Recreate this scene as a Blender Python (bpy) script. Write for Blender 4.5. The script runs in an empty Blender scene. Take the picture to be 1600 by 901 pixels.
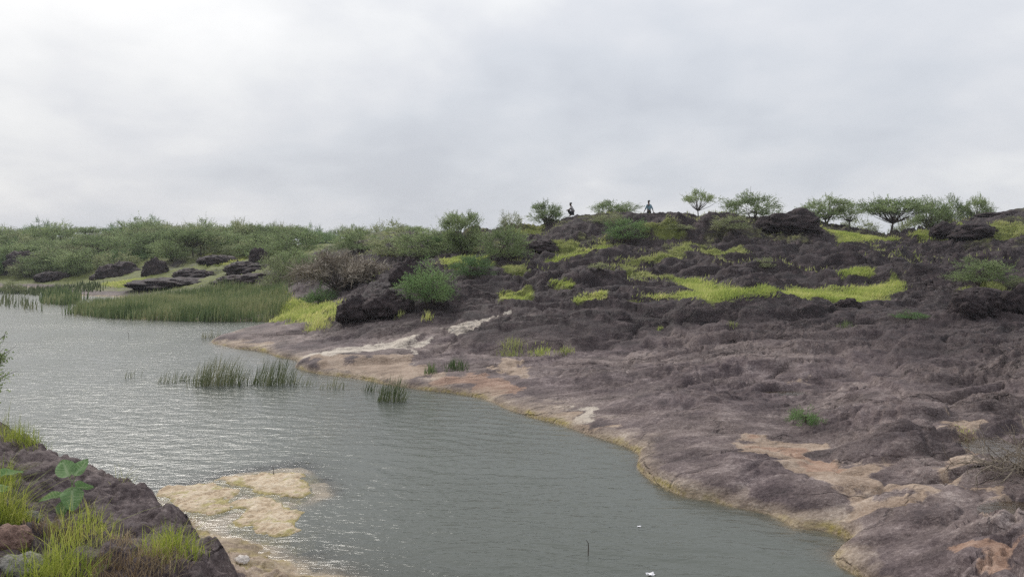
import bpy, math, random
import numpy as np
from mathutils import Vector, Matrix

# ------------------------------------------------------------------ camera, sky, sun, exposure
scene = bpy.context.scene
C = scene.collection
PITCH = math.radians(2.75)
CAMZ = 4.0
FPX = 1155.0
cd = bpy.data.cameras.new('camera'); cam = bpy.data.objects.new('camera', cd); C.objects.link(cam)
cam.location = (0, 0, CAMZ); cam.rotation_euler = (math.pi/2 - PITCH, 0, 0)
cd.sensor_width = 36; cd.lens = FPX/1600*36; cd.clip_start = 0.1; cd.clip_end = 6000
scene.camera = cam

SUN_AZ = math.radians(-34)      # to the left of the view axis (+Y), behind the cloud
SUN_EL = math.radians(40)
SDIR = Vector((math.sin(SUN_AZ)*math.cos(SUN_EL), math.cos(SUN_AZ)*math.cos(SUN_EL), math.sin(SUN_EL)))

def nd(nt, typ, **kw):
    n = nt.nodes.new(typ)
    for k, v in kw.items():
        if k == 'ins':
            for a, b in v.items():
                n.inputs[a].default_value = b
        else:
            setattr(n, k, v)
    return n
def math_n(nt, op, a, b=None, clamp=False):
    n = nt.nodes.new('ShaderNodeMath'); n.operation = op; n.use_clamp = clamp
    for i, v in enumerate((a, b)):
        if v is None: continue
        if isinstance(v, (int, float)): n.inputs[i].default_value = v
        else: nt.links.new(v, n.inputs[i])
    return n.outputs[0]
def ramp_n(nt, fac, stops, interp='LINEAR'):
    n = nt.nodes.new('ShaderNodeValToRGB'); cr = n.color_ramp; cr.interpolation = interp
    while len(cr.elements) < len(stops): cr.elements.new(0.5)
    for e, (p, c) in zip(cr.elements, stops):
        e.position = p
        e.color = (c, c, c, 1) if isinstance(c, (int, float)) else (*c, 1)
    nt.links.new(fac, n.inputs[0]); return n.outputs[0]
def mix_n(nt, fac, a, b, blend='MIX'):
    n = nt.nodes.new('ShaderNodeMix'); n.data_type = 'RGBA'; n.blend_type = blend
    for i, v in ((0, fac), (6, a), (7, b)):
        if isinstance(v, (int, float)): n.inputs[i].default_value = v
        elif isinstance(v, tuple): n.inputs[i].default_value = (*v, 1)
        else: nt.links.new(v, n.inputs[i])
    return n.outputs[2]
def noise_n(nt, vec, scale, detail=4, rough=0.55, dist=0.0):
    n = nt.nodes.new('ShaderNodeTexNoise')
    n.inputs['Scale'].default_value = scale; n.inputs['Detail'].default_value = detail
    n.inputs['Roughness'].default_value = rough; n.inputs['Distortion'].default_value = dist
    if vec is not None: nt.links.new(vec, n.inputs['Vector'])
    return n.outputs['Fac']

world = bpy.data.worlds.new('World'); scene.world = world; world.use_nodes = True
wt = world.node_tree; wt.nodes.clear()
wo = nd(wt, 'ShaderNodeOutputWorld')
sky = nd(wt, 'ShaderNodeTexSky', sky_type='NISHITA', sun_disc=False)
sky.sun_elevation = SUN_EL; sky.sun_rotation = SUN_AZ; sky.air_density = 1.5; sky.dust_density = 3.0
bg_sky = nd(wt, 'ShaderNodeBackground', ins={'Strength': 0.05}); wt.links.new(sky.outputs[0], bg_sky.inputs[0])
tc = nd(wt, 'ShaderNodeTexCoord')
sep = nd(wt, 'ShaderNodeSeparateXYZ'); wt.links.new(tc.outputs['Generated'], sep.inputs[0])
zz = math_n(wt, 'ADD', math_n(wt, 'MAXIMUM', sep.outputs[2], 0.0), 0.34)
comb = nd(wt, 'ShaderNodeCombineXYZ')
wt.links.new(math_n(wt, 'DIVIDE', sep.outputs[0], zz), comb.inputs[0])
wt.links.new(math_n(wt, 'DIVIDE', sep.outputs[1], zz), comb.inputs[1])
comb.inputs[2].default_value = 3.7
n_big = noise_n(wt, comb.outputs[0], 1.25, 4, 0.5, 0.2)
n_mid = noise_n(wt, comb.outputs[0], 3.6, 6, 0.52, 0.2)
cl = math_n(wt, 'ADD', math_n(wt, 'MULTIPLY', n_big, 0.68), math_n(wt, 'MULTIPLY', n_mid, 0.32))
dot = nd(wt, 'ShaderNodeVectorMath', operation='DOT_PRODUCT'); wt.links.new(tc.outputs['Generated'], dot.inputs[0])
dot.inputs[1].default_value = SDIR
glow = math_n(wt, 'MULTIPLY', math_n(wt, 'POWER', math_n(wt, 'MAXIMUM', dot.outputs['Value'], 0.0), 4.0), 0.22)
cl = math_n(wt, 'ADD', cl, glow)
cloud = ramp_n(wt, cl, [(0.38, (0.55, 0.58, 0.64)), (0.48, (0.62, 0.65, 0.705)), (0.56, (0.685, 0.705, 0.75)), (0.64, (0.77, 0.785, 0.81)), (0.80, (0.93, 0.935, 0.94))])
bg_cl = nd(wt, 'ShaderNodeBackground')
wt.links.new(math_n(wt, 'ADD', math_n(wt, 'MULTIPLY', math_n(wt, 'MAXIMUM', sep.outputs[2], 0.0), 0.30), 0.62), bg_cl.inputs[1]); wt.links.new(cloud, bg_cl.inputs[0])
mixs = nd(wt, 'ShaderNodeMixShader', ins={0: 0.94})
wt.links.new(bg_sky.outputs[0], mixs.inputs[1]); wt.links.new(bg_cl.outputs[0], mixs.inputs[2])
wt.links.new(mixs.outputs[0], wo.inputs[0])

sd = bpy.data.lights.new('sun', 'SUN'); so = bpy.data.objects.new('sun', sd); C.objects.link(so)
sd.energy = 1.5; sd.angle = math.radians(34); sd.color = (1.0, 0.96, 0.9)
so.rotation_euler = (-SDIR).to_track_quat('-Z', 'Y').to_euler()

vs = scene.view_settings
vs.view_transform = 'Standard'; vs.look = 'None'; vs.exposure = 0.7; vs.gamma = 1.0; vs.use_curve_mapping = False
scene.cycles.use_denoising = False; scene.cycles.sample_clamp_direct = 5.0; scene.cycles.sample_clamp_indirect = 3.0
scene.cycles.max_bounces = 6; scene.cycles.diffuse_bounces = 3; scene.cycles.glossy_bounces = 3
scene.cycles.transparent_max_bounces = 12; scene.cycles.volume_bounces = 1
scene.cycles.caustics_reflective = False; scene.cycles.caustics_refractive = False

# ------------------------------------------------------------------ numpy noise
_rng = np.random.RandomState(7)
PERM = np.concatenate([_rng.permutation(256)]*3).astype(np.int32)
_ang = _rng.rand(256)*2*np.pi
G2X, G2Y = np.cos(_ang), np.sin(_ang)
_g3 = _rng.randn(256, 3); _g3 /= np.linalg.norm(_g3, axis=1)[:, None]
def _f(t): return t*t*t*(t*(t*6-15)+10)
def perlin(x, y, s=0):
    x = np.asarray(x, float) + s*17.31; y = np.asarray(y, float) - s*9.73
    xi = np.floor(x); yi = np.floor(y); fx = x-xi; fy = y-yi
    X = xi.astype(np.int64) & 255; Y = yi.astype(np.int64) & 255
    def g(ix, iy, dx, dy):
        h = PERM[PERM[(X+ix) & 255] + ((Y+iy) & 255)]
        return G2X[h]*dx + G2Y[h]*dy
    u = _f(fx); v = _f(fy)
    a = g(0, 0, fx, fy); b = g(1, 0, fx-1, fy); c = g(0, 1, fx, fy-1); d = g(1, 1, fx-1, fy-1)
    return ((a+(b-a)*u)*(1-v) + (c+(d-c)*u)*v)*1.4
def perlin3(p, s=0):
    p = np.asarray(p, float) + s*13.7
    i = np.floor(p); f = p-i; I = i.astype(np.int64) & 255; u = _f(f); out = 0
    for cx in (0, 1):
        for cy in (0, 1):
            for cz in (0, 1):
                h = PERM[PERM[PERM[(I[:, 0]+cx) & 255] + ((I[:, 1]+cy) & 255)] + ((I[:, 2]+cz) & 255)]
                g = _g3[h]
                d = g[:, 0]*(f[:, 0]-cx) + g[:, 1]*(f[:, 1]-cy) + g[:, 2]*(f[:, 2]-cz)
                w = (u[:, 0] if cx else 1-u[:, 0])*(u[:, 1] if cy else 1-u[:, 1])*(u[:, 2] if cz else 1-u[:, 2])
                out = out + w*d
    return out*1.5
def fbm(x, y, o=4, s=0):
    r = 0; a = 1.0; k = 1.0
    for i in range(o):
        r = r + a*perlin(x*k, y*k, s+i); a *= 0.5; k *= 2.03
    return r
def lumps(x, y, cell, s=0):
    """knobbly ground: a rounded cap round the nearest scattered point"""
    x = np.asarray(x, float)/cell + s*5.3; y = np.asarray(y, float)/cell - s*3.1
    xi = np.floor(x).astype(np.int64); yi = np.floor(y).astype(np.int64); best = np.full(x.shape, 9.0); hb_ = np.zeros(x.shape)
    for ox in (-1, 0, 1):
        for oy in (-1, 0, 1):
            h1 = PERM[PERM[(xi+ox) & 255] + ((yi+oy) & 255)]; h2 = PERM[h1+37]
            d = (xi+ox+h1/255.0-x)**2 + (yi+oy+h2/255.0-y)**2
            c = d < best; best = np.where(c, d, best); hb_ = np.where(c, (h2 ^ 85)/255.0, hb_)
    return (0.35+0.65*hb_)*np.sqrt(np.clip(1-best/0.62, 0, 1))
def sm(a, b, x):
    t = np.clip((np.asarray(x, float)-a)/(b-a), 0, 1); return t*t*(3-2*t)

# ------------------------------------------------------------------ picture rays -> places on the ground
cp, sp = math.cos(PITCH), math.sin(PITCH)
def ray(px, py):
    dx = (px-800)/FPX; dy = -(py-450.5)/FPX
    return np.array([dx, cp + dy*sp, -sp + dy*cp])
def at_depth(px, py, D):
    d = ray(px, py); t = D/d[1]
    return np.array([d[0]*t, D, CAMZ + d[2]*t])
def at_water(px, py, z=0.0):
    d = ray(px, py); t = (z-CAMZ)/d[2]
    return np.array([d[0]*t, d[1]*t, z])

# ------------------------------------------------------------------ landform
ctrl = []
def cpt(px, py, D): ctrl.append(at_depth(px, py, D))
def cz(px, D, z):
    p = at_depth(px, 450, D); ctrl.append(np.array([p[0], D, z]))
SHORE = [(1345,901),(1300,880),(1240,830),(1212,800),(1150,793),(1110,780),(1060,772),(1012,748),(990,728),(998,708),(960,692),(920,680),
         (880,665),(840,655),(815,646),(785,637),(740,620),(700,612),(650,607),(600,600),(560,592),(500,585),(455,572),(430,558),
         (398,548),(365,545),(326,536),(335,525),(370,517),(400,511),(440,503),(380,502),(330,502),(230,499),(170,496),(115,489)]
for (px, py) in SHORE:
    p = at_water(px, py); ctrl.append(p)
for (px, py) in SHORE[:24:2]:
    p = at_water(px, py)*np.array([0.90, 0.90, 1]) + np.array([-0.25, 0, 0]); p[2] = -0.45; ctrl.append(p)
for (px, py) in [(300,548),(360,552),(420,568),(250,520),(150,512),(60,505)]:
    p = at_water(px, py); p[2] = -0.45; ctrl.append(p)
for (px, py) in [(350,508),(400,507)]:
    p = at_water(px, py); p[2] = -0.2; ctrl.append(p)
for (px, py) in [(0,480),(60,474),(0,462),(60,460)]:
    p = at_water(px, py); p[2] = -0.12; ctrl.append(p)
for (px, py) in [(100,600),(300,640),(500,640),(600,700),(750,720),(850,780),(900,860),(1000,860),(500,760),(600,850),(700,901),(200,560),(-200,560),(-400,700),(-300,500),(1150,901),(1000,1100),(500,1100),(1500,1300),(2000,1500)]:
    p = at_water(px, py); p[2] = -1.1; ctrl.append(p)
for col in [
    (1600, [(901,7.6),(840,8.7),(700,12.6),(660,14.4),(620,15.6),(580,17.2),(540,20),(492,26),(465,28.5),(440,33),(400,42),(372,48),(345,53),(331,57)]),
    (1500, [(901,8.2),(850,9.0),(800,10.0),(740,11.6),(690,13.2),(640,14.9),(590,17.4),(545,20.6),(500,26),(475,29.5),(445,34),(410,42),(380,49),(345,55)]),
    (1400, [(901,8.65),(850,9.6),(800,10.5),(745,11.7),(690,12.9),(630,14.6),(598,17.6),(545,21),(500,26.5),(472,32),(440,36),(410,42),(376,50),(362,56)]),
    (1300, [(850,10.2),(790,11.0),(740,12.6),(700,14.3),(650,16.6),(610,19),(565,21),(520,25),(492,28),(472,31),(440,36.5),(405,43),(375,50),(355,54)]),
    (1200, [(760,11.9),(725,12.6),(690,14.7),(650,16.6),(605,19.1),(560,21.3),(520,25),(495,27.3),(466,29.2),(440,37),(400,43.5),(360,50.5),(340,55)]),
    (1100, [(750,12.6),(700,14.2),(650,16.4),(610,18.8),(560,22),(520,25.5),(490,28),(468,30),(440,36.5),(400,44),(360,51),(338,55.5)]),
    (1000, [(690,15.2),(660,16.55),(620,18.8),(580,21.8),(540,25),(505,27.8),(465,31.2),(456,34),(430,38.5),(400,44.5),(370,50),(345,54.5),(333,57)]),
    (900,  [(650,17.6),(600,20.6),(560,24),(545,25.4),(515,27.8),(478,30.5),(450,34.5),(420,40),(390,46),(355,53),(336,57)]),
    (800,  [(610,20.7),(575,23.4),(545,26.3),(510,28.6),(485,30.6),(470,33),(440,37),(410,42.5),(380,48.5),(352,56)]),
    (700,  [(595,21.8),(565,24.6),(540,27.2),(520,29),(500,31),(470,33.5),(440,38),(410,45),(385,53),(362,65)]),
    (600,  [(585,23.6),(565,25.8),(540,28.6),(515,31.2),(490,33),(458,35.2),(430,43),(400,55),(378,66),(363,82)]),
    (500,  [(565,26),(540,29.2),(520,32.2),(505,35),(490,37.6),(468,44),(440,54),(415,64),(390,80),(367,105)]),
    (400,  [(530,33.2),(520,36),(478,51),(462,60),(440,64),(415,76),(392,92),(372,120)]),
    (250,  [(468,62),(455,70),(438,76),(420,84),(400,96),(383,115),(374,135)]),
    (120,  [(462,69),(446,84),(432,92),(415,100),(398,110),(385,125),(376,140)]),
    (0,    [(447,87),(436,94),(420,101),(400,111),(388,126),(378,145)]),
    (-250, [(450,84),(436,92),(420,100),(400,112),(380,140)]),
    (-600, [(455,78),(436,88),(420,100),(400,118)]),
    (1900, [(901,6.6),(700,11.6),(580,16.6),(492,25),(440,32),(380,46),(331,56)]),
    (2400, [(901,6.0),(700,10.4),(580,15.6),(492,24),(440,31),(380,44),(331,54)]),
]:
    for (py, D) in col[1]: cpt(col[0], py, D)
# behind the skyline
for (px, D, z) in [(1600,75,6.4),(1400,68,5.2),(1400,82,4.8),(1250,62,6.6),(1250,80,5.8),(1013,60.6,6.75),(1100,64,6.3),(1000,80,5.6),(900,64,6.4),(800,74,5.4),
                   (700,90,5.6),(600,120,6.2),(1600,120,6),(1250,130,5.5),(900,130,5.5),(400,170,6.5),(120,180,6.5),(-250,190,6.5),(1900,90,6.4),(2400,90,6)]:
    cz(px, D, z)
# the hill and the plain out of view, behind and beside
for (x, y, z) in [(60,-10,5),(40,-40,4),(120,20,6),(0,300,6.5),(200,250,6.5),(-200,250,6.5),(-120,60,-1),(-60,30,-1),(0,-60,2),(-300,0,4),(300,-50,6),(0,-400,4)]:
    ctrl.append(np.array([x, y, z]))
ctrl = np.array(ctrl)
def lp(x, y):
    r = np.maximum(np.hypot(x, y), 0.5)
    return np.arctan2(x, y), np.log(r)
cu, cv = lp(ctrl[:, 0], ctrl[:, 1])
def kern(d2): return d2*np.log(d2+1e-12)*0.5
A = kern((cu[:, None]-cu)**2 + (cv[:, None]-cv)**2) + np.eye(len(cu))*0.0008
Pm = np.stack([np.ones_like(cu), cu, cv], 1)
M = np.block([[A, Pm], [Pm.T, np.zeros((3, 3))]])
sol = np.linalg.solve(M, np.concatenate([ctrl[:, 2], np.zeros(3)]))
def base_h(x, y):
    x = np.asarray(x, float).ravel(); y = np.asarray(y, float).ravel()
    u, v = lp(x, y); out = np.empty_like(x)
    for i in range(0, len(x), 60000):
        uu = u[i:i+60000, None]-cu; vv = v[i:i+60000, None]-cv
        out[i:i+60000] = kern(uu*uu+vv*vv) @ sol[:-3] + sol[-3] + sol[-2]*u[i:i+60000] + sol[-1]*v[i:i+60000]
    return np.clip(out, -1.6, 9.5)

BANK = np.array([(-60,26),(-30,18),(-12,12.2),(-7.5,9.4),(-5.54,8.0),(-4.49,7.2),(-3.33,6.2),(-2.9,5.85),(-2.48,5.35),(-2.14,4.95),(-1.93,4.55),(-1.76,4.2),(-1.4,3.5),
                 (-0.3,2.9),(1.0,2.4),(3,1.6),(5,0.2),(8,-3),(30,-8),(60,-30),(60,-90),(-90,-90),(-90,30)], float)
def poly_sd(x, y, P):
    """signed distance to a polygon, positive inside"""
    d2 = np.full(x.shape, 1e18); ins = np.zeros(x.shape, bool)
    n = len(P)
    for i in range(n):
        ax, ay = P[i]; bx, by = P[(i+1) % n]
        ex, ey = bx-ax, by-ay
        t = np.clip(((x-ax)*ex + (y-ay)*ey)/(ex*ex+ey*ey+1e-12), 0, 1)
        d2 = np.minimum(d2, (x-ax-t*ex)**2 + (y-ay-t*ey)**2)
        c = ((ay > y) != (by > y)) & (x < ex*(y-ay)/(ey if abs(ey) > 1e-12 else 1e-12) + ax)
        ins ^= c
    d = np.sqrt(d2)
    return np.where(ins, d, -d)

POOLZ = 0.42
def H(x, y, full=False):
    x = np.asarray(x, float).ravel(); y = np.asarray(y, float).ravel()
    hb = base_h(x, y); r = np.hypot(x, y)
    hill = sm(0.5, 3.2, hb); land = sm(0.02, 0.55, hb)
    xr = x*0.97 + y*0.24; yr = -x*0.24 + y*0.97
    wx = perlin(x/4, y/4, 31)*0.8; wy = perlin(x/4, y/4, 37)*0.8
    # lobes of lava: rounded tops, sharp creases
    b0 = np.abs(perlin((xr+2*wx)/12.0, (yr+2*wy)/6.0, 6)) - 0.24
    rough = 0.45 + 1.1*sm(-0.25, 0.35, perlin(x/7, y/5, 8))
    b1 = np.abs(perlin((xr+wx)/5.2, (yr+wy)/2.9, 1)) - 0.24
    b2 = np.abs(perlin((xr+wx)/1.9, (yr+wy)/1.15, 2)) - 0.24
    b3 = np.abs(perlin((xr+wx)/0.75, (yr+wy)/0.5, 3)) - 0.24
    b4 = np.abs(perlin(x/0.3, y/0.24, 4)) - 0.24
    b5 = np.abs(perlin(x/0.13, y/0.11, 5)) - 0.24
    det = b0*(0.60*hill + 0.40*land) + b1*(0.36*hill + 0.17*land)*rough + b2*(0.20*hill + 0.05*land)*rough + b3*(0.08*hill + 0.012*land + 0.012)*rough
    near = 1 - sm(14, 40, r)
    det = det + b4*(0.05*hill+0.016*land*near+0.008) + b5*near*(0.009*land+0.004)
    far = sm(60, 100, r)
    g1 = perlin((xr+1.5*wx)/4.2, (yr+1.5*wy)/2.0, 21); g2 = perlin((xr+wx)/1.6, (yr+wy)/0.8, 22)
    det = det - land*(0.24*np.exp(-(g1/0.022)**2)*(0.55+hill) + 0.07*np.exp(-(g2/0.03)**2)*rough)
    det = det + (lumps(x, y, 0.42, 1)-0.35)*(0.08*hill + 0.012*land)*rough + (lumps(x, y, 0.17, 2)-.35)*(0.03*hill+0.012*land)*(1-sm(25, 45, r))
    # ledges
    s = 0.36
    t = (hb + 0.55*fbm(xr/7, yr/4, 3, 11))/s
    fl = np.floor(t); fr = t-fl
    led = (fl + sm(0.40, 0.60, fr) - t)*s
    t2 = (hb + 0.34*fbm((xr+wx)/3.2, (yr+wy)/1.5, 5, 14))/0.13
    f2 = np.floor(t2); r2 = t2-f2
    led2 = (f2 + sm(0.44, 0.56, r2) - t2)*0.13
    det = det + led*(0.75*hill + 0.50*land) + led2*(0.95*land + 0.30*hill)*(0.35+0.65*sm(-0.2, 0.25, perlin(x/3.3, y/2.1, 15)))
    h = np.where(hb > 0, 0.13*(1-np.exp(-np.maximum(hb, 0)/0.02)) + hb, hb*2.2 - 0.22*(1-np.exp(np.minimum(hb, 0)/0.03)))
    h = h + det*np.where(hb > -0.02, 1.0, 0.25)*(1-0.35*far)
    for P in FLAT:
        lo, hi = P.min(0)-1.5, P.max(0)+1.5; s_ = (x > lo[0]) & (x < hi[0]) & (y > lo[1]) & (y < hi[1])
        if s_.any():
            k = sm(-0.9, 0.5, poly_sd(x[s_], y[s_], P)); h[s_] = h[s_]*(1-k) + (hb[s_]+0.05)*k
    # single lava lobes
    for (cx, cy, ra, rb, hh, sd_) in MOUNDS:
        s_ = (np.abs(x-cx) < ra*1.5) & (np.abs(y-cy) < rb*1.5)
        if s_.any():
            xs, ys = x[s_], y[s_]
            q = np.hypot((xs-cx)/ra, (ys-cy)/rb) + 0.22*perlin(xs/(ra*0.55), ys/(rb*0.55), sd_) + 0.07*perlin(xs/0.5, ys/0.5, sd_+1)
            h[s_] = h[s_] + hh*np.sqrt(np.clip(1-q*q, 0, 1))
    h = h + np.interp(x/np.maximum(y, 1)*FPX+800, *RIDGE)*sm(36, 56, r)*(y > 0)
    h = h + np.interp(x/np.maximum(y, 1)*FPX+800, *RIDGE2)*sm(78, 106, r)*(y > 0)
    # keep the channel wet and the shore dry
    h = np.where(hb > 0.03, np.maximum(h, 0.03+0.5*np.minimum(hb, 0.2)), h)
    # two hollows in the rock at the right that hold rain water
    for (cx, cy, ra, rb, z0) in POOLS:
        q = np.hypot((x-cx)/ra, (y-cy)/rb) + 0.25*perlin(x/0.7, y/0.5, 41)
        k = 1 - sm(0.85, 1.35, q)
        h = h*(1-k) + (z0-0.12)*k
    # shallow shelf with the pale rocks
    q = np.hypot((x+4.55)/1.45, (y-12.1)/1.9) + 0.32*fbm(x/1.1, y/1.3, 3, 43)
    shelf = -0.045 - 1.0*sm(0.75, 1.75, q) + 0.03*perlin(x/0.5, y/0.5, 44)
    h = np.where(q < 1.75, np.maximum(h, shelf), h)
    # the near bank under the photographer's feet
    nb = r < 70
    bd = np.full(x.shape, -99.0)
    xx, yy = x[nb], y[nb]
    wob = 0.10*perlin(xx/0.5, yy/0.5, 51) + 0.05*perlin(xx/0.19, yy/0.19, 52)
    d = poly_sd(xx, yy, BANK) + wob
    zin = 2.06 + 0.40*sm(0, 2.6, d) - 0.12*sm(2.5, 5, d)
    o = -d
    zout = np.interp(o, [0, 0.12, 0.5, 1.0, 2.1, 3.0, 4.2, 7, 12], [2.06, 1.92, 1.25, 0.6, 0.16, -0.1, -0.55, -1.2, -1.6])
    zb = np.where(d > 0, zin, zout)
    lum = (np.abs(perlin(xx/0.9, yy/0.9, 61))-.24)*0.20 + (np.abs(perlin(xx/0.3, yy/0.3, 62))-.24)*0.09 \
        + (lumps(xx, yy, 0.12, 3)-.35)*0.072 + (lumps(xx, yy, 0.06, 4)-.35)*0.036 + (np.abs(perlin(xx/0.04, yy/0.04, 64))-.24)*0.010
    zb = zb + lum*np.where(zb > 0.1, 1, 0.4)
    hn = h[nb]
    isb = zb > hn
    h[nb] = np.where(isb, zb, hn)
    if full:
        bk = np.zeros(x.shape); bk[nb] = isb*1.0
        return h, hb, bk, hill
    return h
POOLS = []
_rp = [600,650,700,750,800,850,900,950,1000,1050,1100,1150,1200,1250,1300,1350,1400,1450,1500,1550,1600,1700]
_rc = [0,-12,-5,-12,-9,-21,-13,-13,-8,-4,-6,-5,-10,-7,-8,-9,-14,-21,-14,-3,4,3]
RIDGE2 = (np.array([240,300,350,400,450,500,550,600,650], float), np.array([0,-0.4,-1.0,-1.3,-1.8,-1.9,-1.4,-0.6,0]))
RIDGE = (np.array(_rp, float), np.array(_rc, float)*57/FPX)
FLAT = []
MOUNDS = []
def _mound(px, pyb, D, wpx, hpx, asp=0.5):
    p = at_depth(px, pyb, D); ra = 0.5*wpx*D/FPX; rb = ra*asp
    MOUNDS.append((p[0], D+rb*0.9, ra, rb, hpx*D/FPX, 100+len(MOUNDS)))
for a in [(1185,505,26.5,280,26,.45),(870,538,25.6,290,20,.5),(1405,712,12.3,185,21,.6),(620,505,32,200,24,.4),(600,528,29.5,210,13,.5),(420,538,32,190,10,.6),(560,580,24.6,220,12,.5),
          (1250,592,19.5,220,10,.5),(1010,412,41,260,14,.4),(900,450,35,160,10,.5),(1160,432,38,230,14,.4),(1450,440,36,300,20,.4),(1300,420,40,170,12,.4),(860,394,45.5,130,18,.5),
          (1120,370,49,170,9,.5),(1400,855,9.4,260,15,.5),(1105,785,11.8,220,13,.6),(1050,655,16.7,230,8,.5),(950,610,19.9,260,8,.5),(1500,545,20.5,230,14,.5),(1340,540,21.5,200,9,.5),
          (1130,540,24,200,8,.5),(720,470,33.5,120,12,.5),(960,485,30,140,12,.5),(1420,400,43,160,16,.4),(1560,420,38,170,20,.4),(780,430,38,120,14,.5),(1010,370,50,140,14,.4),(1330,390,46,150,14,.4),
          (680,540,27,150,10,.5),(1280,800,10.9,200,9,.6),(1590,640,14.6,150,14,.5),(1550,860,8.7,170,12,.5)]:
    _mound(*a)
def _pool(px, py, ra, rb, z0):
    p = at(px, py); t_ = np.linspace(0, 6.28, 40)
    g = H(p[0]+1.15*ra*np.cos(t_), p[1]+1.15*rb*np.sin(t_)); PENDING.append((p[0], p[1], ra, rb, float(np.percentile(g, 15))-0.02))
_ts = np.geomspace(2.4, 190, 2200)
def at(px, py):
    """first place where the ray through that picture point meets the ground (or the water)"""
    d = ray(px, py); t = _ts/d[1]
    X = d[0]*t; Z = CAMZ + d[2]*t
    h = np.maximum(H(X, _ts), 0.0)
    hit = np.nonzero(Z < h)[0]
    i = hit[0] if len(hit) else len(_ts)-1
    return np.array([X[i], _ts[i], h[i]])
def on(px, D):
    p = at_depth(px, 400, D); z = H(p[:1], p[1:2])[0]
    return np.array([p[0], D, z])
PENDING = []
_pool(1600, 695, 0.60, 1.15, 0); _pool(1625, 785, 0.62, 0.40, 0); _pool(1225, 606, 0.5, 0.28, 0)
POOLS.extend(PENDING); print('POOLS', POOLS)

# ------------------------------------------------------------------ object helpers
def tag(o, label=None, cat=None, group=None, kind=None):
    if label: o['label'] = label
    if cat: o['category'] = cat
    if group: o['group'] = group
    if kind: o['kind'] = kind
    return o
class MB:
    def __init__(s): s.v = []; s.f = []; s.n = 0; s.a = []
    def add(s, v, f, a=None):
        v = np.asarray(v, float).reshape(-1, 3); f = np.asarray(f, np.int64)
        s.f.append(f + s.n); s.v.append(v); s.n += len(v)
        s.a.append(np.zeros(len(v)) if a is None else np.broadcast_to(np.asarray(a, float), (len(v),)))
    def tube(s, pts, rad, sides=5, a=None):
        pts = np.asarray(pts, float); n = len(pts); rad = np.broadcast_to(np.asarray(rad, float), (n,))
        tg = np.gradient(pts, axis=0); tg /= np.linalg.norm(tg, axis=1)[:, None]+1e-9
        ref = np.array([0.31, 0.77, 0.55]); u = np.cross(tg, ref); u /= np.linalg.norm(u, axis=1)[:, None]+1e-9
        w = np.cross(tg, u); th = np.arange(sides)*2*np.pi/sides
        ring = pts[:, None] + rad[:, None, None]*(np.cos(th)[None, :, None]*u[:, None] + np.sin(th)[None, :, None]*w[:, None])
        i = np.arange(n-1)[:, None]*sides; j = np.arange(sides)[None]; k = (j+1) % sides
        f = np.stack([i+j, i+k, i+sides+k, i+sides+j], -1).reshape(-1, 4)
        s.add(ring.reshape(-1, 3), f, a)
        s.add(pts[-1:]+tg[-1:]*rad[-1], np.zeros((0, 4), int), 0 if a is None else a)
        base = s.n-1-sides
        s.f.append(np.stack([base+np.arange(sides), base+(np.arange(sides)+1) % sides, np.full(sides, s.n-1)], 1)); 
    def mesh(s, name, mat, smooth=False, attr=None):
        v = np.concatenate(s.v); me = bpy.data.meshes.new(name)
        cnt = np.concatenate([np.full(len(f), f.shape[1]) for f in s.f if len(f)])
        idx = np.concatenate([f.ravel() for f in s.f if len(f)])
        fill_mesh(me, v, idx, cnt, smooth)
        if attr:
            at_ = me.attributes.new(attr, 'FLOAT', 'POINT'); at_.data.foreach_set('value', np.concatenate(s.a).astype(np.float32))
        me.materials.append(mat); return me
    def build(s, name, mat, parent=None, smooth=False, attr=None):
        return link(name, s.mesh(name, mat, smooth, attr), parent)
def fill_mesh(me, v, idx, cnt, smooth):
    me.vertices.add(len(v)); me.vertices.foreach_set('co', v.astype(np.float32).ravel())
    me.loops.add(len(idx)); me.loops.foreach_set('vertex_index', idx.astype(np.int32))
    me.polygons.add(len(cnt)); st = np.concatenate([[0], np.cumsum(cnt)[:-1]])
    me.polygons.foreach_set('loop_start', st.astype(np.int32))
    me.polygons.foreach_set('use_smooth', np.full(len(cnt), smooth, bool))
    me.update(calc_edges=True)
def link(name, me, parent=None):
    o = bpy.data.objects.new(name, me); C.objects.link(o)
    if parent: o.parent = parent
    return o
def empty(name, loc, rz=0):
    o = bpy.data.objects.new(name, None); C.objects.link(o); o.location = loc; o.rotation_euler.z = rz
    o.empty_display_size = 0.1; return o

# ------------------------------------------------------------------ materials
def new_mat(name):
    m = bpy.data.materials.new(name); m.use_nodes = True; nt = m.node_tree; nt.nodes.clear()
    out = nd(nt, 'ShaderNodeOutputMaterial'); return m, nt, out
def bsdf(nt, out, col, rough=0.8, spec=0.3, normal=None):
    b = nd(nt, 'ShaderNodeBsdfPrincipled')
    for k, v in (('Base Color', col), ('Roughness', rough), ('Specular IOR Level', spec)):
        if isinstance(v, tuple): b.inputs[k].default_value = (*v, 1)
        elif isinstance(v, (int, float)): b.inputs[k].default_value = v
        else: nt.links.new(v, b.inputs[k])
    if normal is not None: nt.links.new(normal, b.inputs['Normal'])
    nt.links.new(b.outputs[0], out.inputs[0]); return b
def attr_n(nt, name, out='Fac'):
    n = nd(nt, 'ShaderNodeAttribute', attribute_name=name); return n.outputs[out]

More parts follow.
